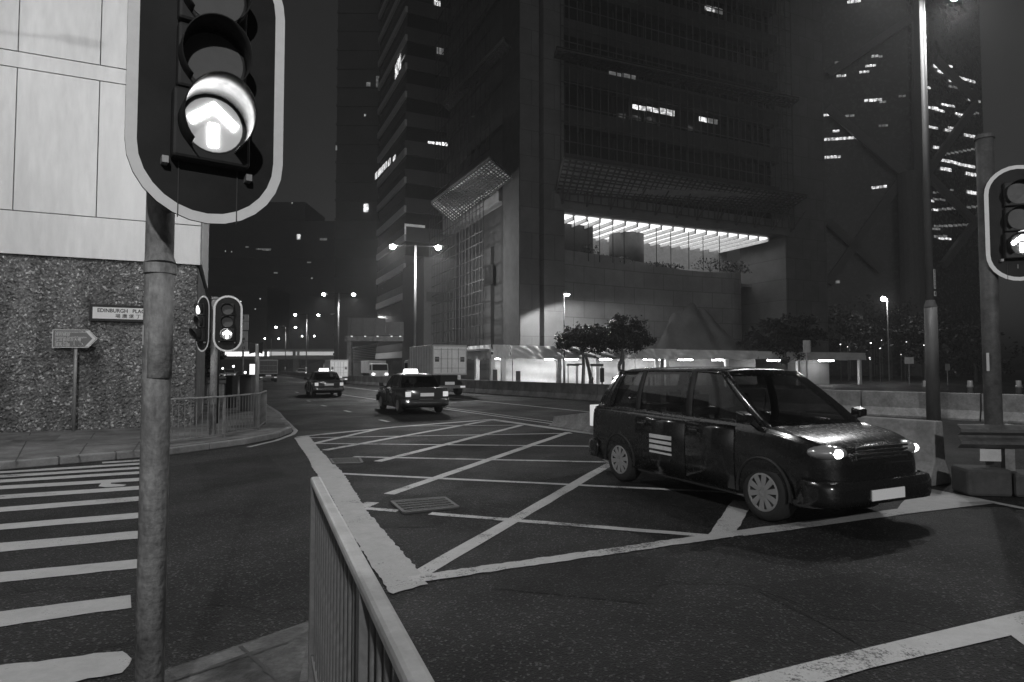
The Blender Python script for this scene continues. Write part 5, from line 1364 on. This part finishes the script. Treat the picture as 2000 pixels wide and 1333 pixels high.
# neighbour block with ledges and lit corner office
NB = Frame(at(787, 718, 78)[:2], PHI)
nb = thing('office_block', 'dark office block with slanting ledges and one bright corner office', 'building', (NB.O.x, NB.O.y, 0), PHI)
yl = NB.lf(735, 500)[0]; xr_ = 22
MB().box(.3, xr_, .3, yl, 0, 75).build('glazing', GLASS_D, nb)
zz = NB.rf(787, 560)[1]
pit = (NB.rf(787, 357)[1] - NB.rf(787, 527)[1]) / 3
k = -3; z0n = NB.rf(787, 527)[1]
while z0n + pit * k < 72:
    z_ = z0n + pit * k
    MB().box(0, .28, 0, yl + .1, z_, z_ + pit * .22).build('ledge', mat('ledge_grey', .34, .7), nb)
    MB().box(.1, .28, 0.05, yl + .1, z_ + pit * .24, z_ + pit * .5).build('spandrel', TOWERM, nb)
    MB().box(.281, xr_, -.0, .28, z_, z_ + pit * .5).build('spandrel', TOWERM, nb)
    k += 1
def nwin(face, a, b, yt, yb, m):
    f = NB.rf if face == 'r' else NB.lf
    u0, zt = f(a, yt, 0.05); u1, _ = f(b, yt, 0.05); _, zb_ = f(a, yb, 0.05)
    if face == 'r': MB().box(min(u0, u1), max(u0, u1), .02, .06, zb_, zt).build('lit_window', m, nb)
    else:
        MB().box(.02, .06, min(u0, u1), max(u0, u1), zb_, zt).build('lit_window', m, nb)
nwin('r', 836, 848, 276, 303, E3); nwin('r', 850, 861, 277, 304, E3); nwin('r', 863, 874, 278, 305, E3)
for a in range(796, 828, 8): nwin('r', a, a + 6, 284, 296, E2)
for i, a in enumerate((733, 739, 745, 751, 758, 768)): nwin('l', a, a + 4.5, 340 - i * 6.5, 352 - i * 6.5 + (0 if i else 0), E2)
nwin('r', 848, 860, 0, 10, E2); nwin('r', 853, 866, 88, 105, E1); nwin('r', 790, 830, 437, 464, E1)
for i, a in enumerate((800, 804, 808)): nwin('l', 780 - i * 4, 783 - i * 4, 110 + i * 9, 138 + i * 9, E2)
# skyline
block('tower_block', 'dark narrow tower block beyond the road with a few lit rooms', 652, 735, -260, 150, 40, FARB, [(750 - 15, 172, 6, 22, E1), (711, 415, 9, 16, E3), (712, 228, 3, 4, E2), (656, 295, 3, 10, E1), (716, 170, 8, 8, E1), (700, 640, 4, 3, E2)])
block('tower_block', 'low dark block with sparse lights behind the bridge', 400, 592, 395, 380, 40, mat('far_building2', .06, .8), [(580, 468, 7, 10, E2), (440, 492, 1.5, 1.5, E3), (452, 493, 1.5, 1.5, E3), (405, 527, 2.5, 2, E3), (500, 488, 30, 2, E1), (480, 484, 6, 2, E1), (513, 490, 16, 2, E1), (535, 535, 8, 3, E1), (570, 398, 1.5, 1.5, E3)])
block('tower_block', 'mid-rise dark block with faint window glints behind the lamps', 590, 655, 432, 330, 40, FARB, [(600, 514, 8, 2, E1), (625, 470, 14, 4, E1), (608, 545, 3, 2, E2), (646, 615, 9, 2, E1)])
block('tower_block', 'low dark block near the horizon under the small lamps', 395, 520, 560, 300, 30, mat('far_building3', .08, .8), [(404, 600, 1.5, 1.5, E3), (470, 590, 1.5, 1.5, E3), (498, 605, 2, 1.5, E2), (508, 585, 1.5, 1.5, E3)])

# lattice tower on the right
Yt = 125
bt = thing('braced_tower', 'glass tower with cross bracing and rows of lit windows', 'building', (at(1790, 718, Yt).x, Yt, 0), 0)
O_ = Vector((bt.location.x, Yt))
dl = Vector((-3.1, 1.0)).normalized(); dr_ = Vector((2.0, 1.0)).normalized()
def tri(face, px, py):
    d_ = dl if face == 'l' else dr_; r_ = ray(px, py)
    # r*t = O + d*s
    det = r_.x * (-d_.y) - r_.y * (-d_.x); t_ = (O_.x * (-d_.y) - O_.y * (-d_.x)) / det
    w_ = r_ * t_; s_ = (Vector((w_.x, w_.y)) - O_).dot(d_)
    return s_, CAMH + w_.z
def fpt(face, s, z, out=0.0):
    d_ = dl if face == 'l' else dr_; n_ = Vector((d_.y, -d_.x)); n_ = n_ if n_.y < 0 else -n_
    p = d_ * s + n_ * out; return (p.x, p.y, z)
sL = tri('l', 1560, 400)[0]; sR = tri('r', 1925, 400)[0]; Ht = 110
base = [fpt('l', sL, 0), (0, 0, 0), fpt('r', sR, 0)]
b4 = (base[0][0] + base[2][0], base[0][1] + base[2][1], 0)
MB().prism([base[0], base[1], base[2], b4], (0, 0, Ht)).build('glazing', mat('tower_glazing', .035, .25, var=.2, scale=.2), bt)
CB = mat('brace_steel', .12, .7)
def brace(face, a, b, wd=1.6, out=1.2):
    s0, z0_ = tri(face, *a); s1, z1_ = tri(face, *b)
    MB().bar(fpt(face, s0, z0_, out), fpt(face, s1, z1_, out), .8, wd).build('brace', CB, bt)
brace('l', (1790, -60), (1790, 700), 2.2); 
for a, b in (((1615, 555), (1765, 345)), ((1615, 435), (1720, 530)), ((1765, 345), (1615, 215)), ((1615, 150), (1780, 40))): brace('l', a, b)
for a, b in (((1800, 345), (1905, 450)), ((1800, 340), (1895, 205)), ((1830, 520), (1905, 420)), ((1815, 120), (1895, 200))): brace('r', a, b)
MB().cyl(fpt('l', 1.0, 0, 2.5), fpt('l', 1.0, tri('l', 1780, 345)[1], 2.5), 2.1, n=16).build('column', CB, bt)
def trow(face, a, b, y0_, sl, h, m, n):
    for i in range(n):
        p0 = a + (b - a) * i / n; p1 = a + (b - a) * (i + .8) / n
        s0, zt = tri(face, p0, y0_ + sl * (p0 - a)); s1, _ = tri(face, p1, y0_ + sl * (p1 - a)); _, zb_ = tri(face, p0, y0_ + sl * (p0 - a) + h)
        MB().prism([fpt(face, s0, zb_, .05), fpt(face, s1, zb_, .05), fpt(face, s1, zt, .05), fpt(face, s0, zt, .05)], tuple(Vector(fpt(face, 0, 0, .12)))).build('lit_window', m, bt)
for f_, a, b, y, sl, h, m, n in (('l', 1608, 1678, 271, -.06, 5, E_WIN, 9), ('l', 1608, 1632, 224, -.1, 4, E_WIN, 4), ('l', 1608, 1643, 306, -.06, 5, E_WIN, 5), ('l', 1688, 1724, 195, -.06, 5, E_WIN, 4), ('l', 1690, 1712, 128, -.08, 4, E_WIN, 3),
                                ('l', 1690, 1712, 280, -.06, 5, E_WIN, 3), ('l', 1702, 1733, 365, -.1, 5, E_WIN, 4), ('l', 1655, 1682, 3, -.12, 5, E_WIN, 4), ('l', 1716, 1735, 245, -.08, 4, E_WIND, 3), ('l', 1632, 1642, 549, 0, 5, E_WIND, 1), ('l', 1755, 1770, 187, -.05, 4, E_WIND, 2),
                                ('r', 1787, 1845, 201, .28, 4, E_WIN, 8), ('r', 1830, 1905, 137, .30, 4, E_WIN, 9), ('r', 1787, 1832, 240, .22, 4, E_WIN, 6), ('r', 1845, 1870, 252, .22, 4, E_WIN, 3), ('r', 1890, 1915, 192, .2, 4, E_WIN, 3), ('r', 1882, 1905, 261, .2, 5, E_WIN, 3),
                                ('r', 1836, 1870, 310, .2, 5, E_WIN, 5), ('r', 1870, 1905, 318, .2, 5, E_WIN, 4), ('r', 1836, 1858, 326, .18, 6, E_WIN, 3), ('r', 1886, 1918, 336, .18, 6, E_WIN, 4), ('r', 1888, 1918, 372, .18, 6, E_WIN, 4), ('r', 1822, 1835, 285, .15, 5, E_WIN, 2), ('r', 1905, 1918, 285, .1, 6, E_WIN, 2),
                                ('r', 1840, 1912, 300, -.18, 3, E_WIND, 9), ('r', 1822, 1862, 375, -.16, 3, E_WIND, 6), ('r', 1820, 1916, 408, -.08, 4, E_WIND, 10), ('r', 1824, 1916, 440, -.05, 4, E_WIND, 10), ('r', 1824, 1850, 460, -.04, 5, E_WIND, 3), ('r', 1795, 1806, 528, .05, 4, E_WIND, 2), ('r', 1822, 1830, 126, -.2, 3, E_WIN, 1), ('r', 1870, 1912, 226, -.2, 3, E_WIND, 6)):
    trow(f_, a, b, y, sl, h, m, n)
rw_ = random.Random(11)
for i in range(16):
    a = rw_.uniform(1800, 1885); y = rw_.uniform(95, 480); trow('r', a, a + rw_.choice((12, 18, 26)), y, .26 - .0006 * (y - 100), 3.5, rw_.choice((E_WIN, E_WIND, E_WIN)), rw_.choice((2, 3, 4)))
for i in range(9):
    a = rw_.uniform(1625, 1745); y = rw_.uniform(60, 480); trow('l', a, a + rw_.choice((8, 14, 20)), y, -.06, 4, rw_.choice((E_WIN, E_WIND, E_WIND)), rw_.choice((2, 3)))
rnd = random.Random(3)
# small lights among the park trees
dotm = MB().sphere((0, 0, 0), 1.0, 8, 5).mesh('glow', E_DOT, True); dots = []
for i in range(20):
    px_ = rnd.uniform(1622, 1765) if i < 16 else rnd.uniform(1765, 1880); py_ = rnd.gauss(670, 6) if i % 3 else rnd.uniform(690, 712)
    Y = rnd.uniform(60, 110); p = at(px_, py_, Y)
    t = thing('park_lamp', 'tiny glowing park lamp on a thin post among the dark trees', 'lamp', (p.x, p.y, 0), 0, 'tiny park lamps among the trees')
    MB().cyl((0, 0, 0), (0, 0, p.z), .03, n=5).build('post', GALV_D, t)
    gk = place(dotm, 'globe', t, (0, 0, p.z)); s = rnd.choice((.04, .05, .06, .09)) * Y / 80; gk.scale = (s, s, s)
p = at(1725, 584, 78); t = thing('park_lamp', 'bright park lamp on a taller post beside the tower end', 'lamp', (p.x, p.y, 0))
MB().cyl((.5, 0, 0), (.5, 0, p.z), .07, n=8).build('post', GALV, t); MB().bar((.5, 0, p.z), (0, 0, p.z), .06).build('arm', GALV, t)
MB().sphere((0, 0, p.z), .28, 12, 8).build('globe', E_LAMP, t, smooth=True); lamp('street_light', t, (0, -.3, p.z - .3), 700, .2)

# ================================================================== STREET FURNITURE ON THE LEFT PAVEMENT
b0 = G(474, 800, .14); Yp = b0.y + 5
b0 = at(473, 735, Yp); ps = thing('parking_sign', 'stack of pale parking plates behind the paired signals', 'sign', (b0.x, b0.y, .14))
def pz(py): return at(473, py, Yp).z - .14
pxw = lambda p: at(p, 650, Yp).x - b0.x
MB().cyl((0, .05, 0), (0, .05, pz(615)), .045, n=10).build('post', GALV_D, ps)
for (a, b, yt, yb) in ((455, 485, 615, 627.5), (455, 485, 628.5, 645), (452, 484, 647.5, 666.5), (448, 484, 667.5, 684)):
    MB().box(pxw(a), pxw(b), -.02, .02, pz(yb), pz(yt)).build('plate', mat('plate_grey', .5, .5, var=.06), ps)
tp_ = pz
for px_, py_ in ((475, 621), (473, 653)): MB().cyl((pxw(px_ - 2), -.024, pz(py_)), (pxw(px_ - 2), -.020, pz(py_)), .10, n=16).build('roundel', GALV_D, ps)
text('8-10', .155, INK, ps, (pxw(463), -.023, pz(633)), bold=.004); text('5-7', .145, INK, ps, (pxw(466), -.023, pz(641)), bold=.004)
text('7', .13, INK, ps, (pxw(474.5), -.023, pz(671)), bold=.004); text('12', .15, INK, ps, (pxw(473.5), -.023, pz(680)), bold=.004)
MB().box(pxw(469), pxw(479), -.024, -.02, pz(665), pz(660)).build('bus_symbol', GALV_D, ps)
b0 = G(500, 838, .14); t = thing('bus_stop_flag', 'post carrying a folded dark sign at the railing corner', 'sign', (b0.x, b0.y, .14))
zz = lambda py: at(500, py, b0.y).z - .14
MB().cyl((0, 0, 0), (0, 0, zz(672)), .05, n=12).build('post', GALV, t, smooth=True)
for a, s in ((R(40), -1), (R(-35), 1)): MB().prism([(0, 0, zz(688)), (s * .17, -.10 * s * s, zz(692)), (s * .17, -.10, zz(669)), (0, 0, zz(673))], (0, .02, 0)).build('flag', BLACK, t)
def cabinet(label, px0, px1, pyt, pyb, Y, m=BLACK):
    a, b = at(px0, pyb, Y), at(px1, pyb, Y); z1_ = at(px0, pyt, Y).z - .14
    o = MB().box(0, b.x - a.x, 0, .5, 0, z1_).build('utility_cabinet', m, bevel=.02, loc=(a.x, a.y, .14))
    MB().box(-.03, b.x - a.x + .03, -.03, .53, z1_ + .001, z1_ + .05).build('cap', m, o); MB().box(.04, b.x - a.x - .04, -.015, -.001, .1, z1_ - .08).build('door', m, o)
    tag(o, label, 'cabinet')
cabinet('tall grey utility cabinet behind the railing below the parking plates', 467, 490, 735, 795, 22.5, mat('cabinet_grey', .12, .6))
cabinet('narrow dark utility cabinet behind the signal pole', 440, 453, 737, 790, 24, BLACK)
for i, (a, b, Y) in enumerate(((391, 440, 24.5), (492, 512, 27))):
    pa, pb_ = at(a, 760, Y), at(b, 760, Y + (0 if i == 0 else 6))
    railing('guard_railing', ('dark railing farther back behind the signal pole', 'dark railing along the main road past the cabinets')[i], pa, pb_, .95, 3, .15, GALV_D, GALV_D)
# dark post between wall and signals
b0 = G(386, 834, .14); t = thing('sign_post', 'plain dark post at the corner of the rough wall', 'post', (b0.x, b0.y + 1, .14)); MB().cyl((0, 0, 0), (0, 0, 3.2), .07, n=10).build('shaft', BLACK, t, smooth=True); MB().cyl((0, 0, 3.2), (0, 0, 3.26), .08, n=10).build('cap', BLACK, t)
# lit panel and distant cars
b0 = at(493, 735, 95); t = thing('advert_panel', 'glowing advertising panel beyond the dark lorry', 'advert panel', (b0.x, b0.y, 0)); MB().box(-.45, .45, -.1, .1, .5, 2.3).build('case', BLACK, t); MB().box(-.4, .4, -.13, -.1, .6, 2.2).build('lit_face', emit('advert', 1.3), t)
for i, (px_, py_) in enumerate(((447, 742), (427, 744), (600, 741))):
    g = G(px_, py_)
    if i == 2: g = at(588, 735, 120)
    build_car('distant_car', ('distant pale-roofed car near the glowing panel', 'distant car half hidden behind the signal pole', 'distant car on the far carriageway under the lamps')[i], (g.x, g.y), VH + (math.pi if i == 2 else 0), SEDAN, mat('car_grey', .25, .3, coat=.5), heads=True)
for i, (px_, py_, Y) in enumerate(((456, 716, 120), (398, 733, 70), (435, 720, 140), (479, 728, 110), (568, 729, 150))):
    p = at(px_, py_, Y); t = thing('path_lamp', 'small glowing lamp far down the road below the bridge', 'lamp', (p.x, p.y, 0), 0, 'small lamps below the bridge')
    MB().cyl((0, 0, 0), (0, 0, p.z), .05, n=6).build('post', GALV_D, t); MB().sphere((0, 0, p.z), .22, 8, 6).build('globe', E_DOT, t, smooth=True)

# ================================================================== HAZE
hm = bpy.data.materials.new('night_haze'); hm.use_nodes = True
ht = hm.node_tree; ht.nodes.clear()
pv_ = ht.nodes.new('ShaderNodeVolumePrincipled'); pv_.inputs['Density'].default_value = 0.0009; pv_.inputs['Color'].default_value = (.9, .9, .9, 1)
pv_.inputs['Anisotropy'].default_value = 0.3
hout = ht.nodes.new('ShaderNodeOutputMaterial'); ht.links.new(pv_.outputs[0], hout.inputs['Volume'])
hz_ = MB().box(-220, 220, -40, 460, -1, 118).build('haze', hm); hz_['kind'] = 'stuff'

for k_ in ('lamp_glow', 'lit_window', 'bright_window', 'dim_window', 'small_light', 'plate_lit', 'sign_lamp', 'bridge_bright', 'bridge_light', 'taillight_glow', 'red_aspect', 'signal_light_far', 'advert'):
    if k_ in MATS: MATS[k_].cycles.emission_sampling = 'NONE'
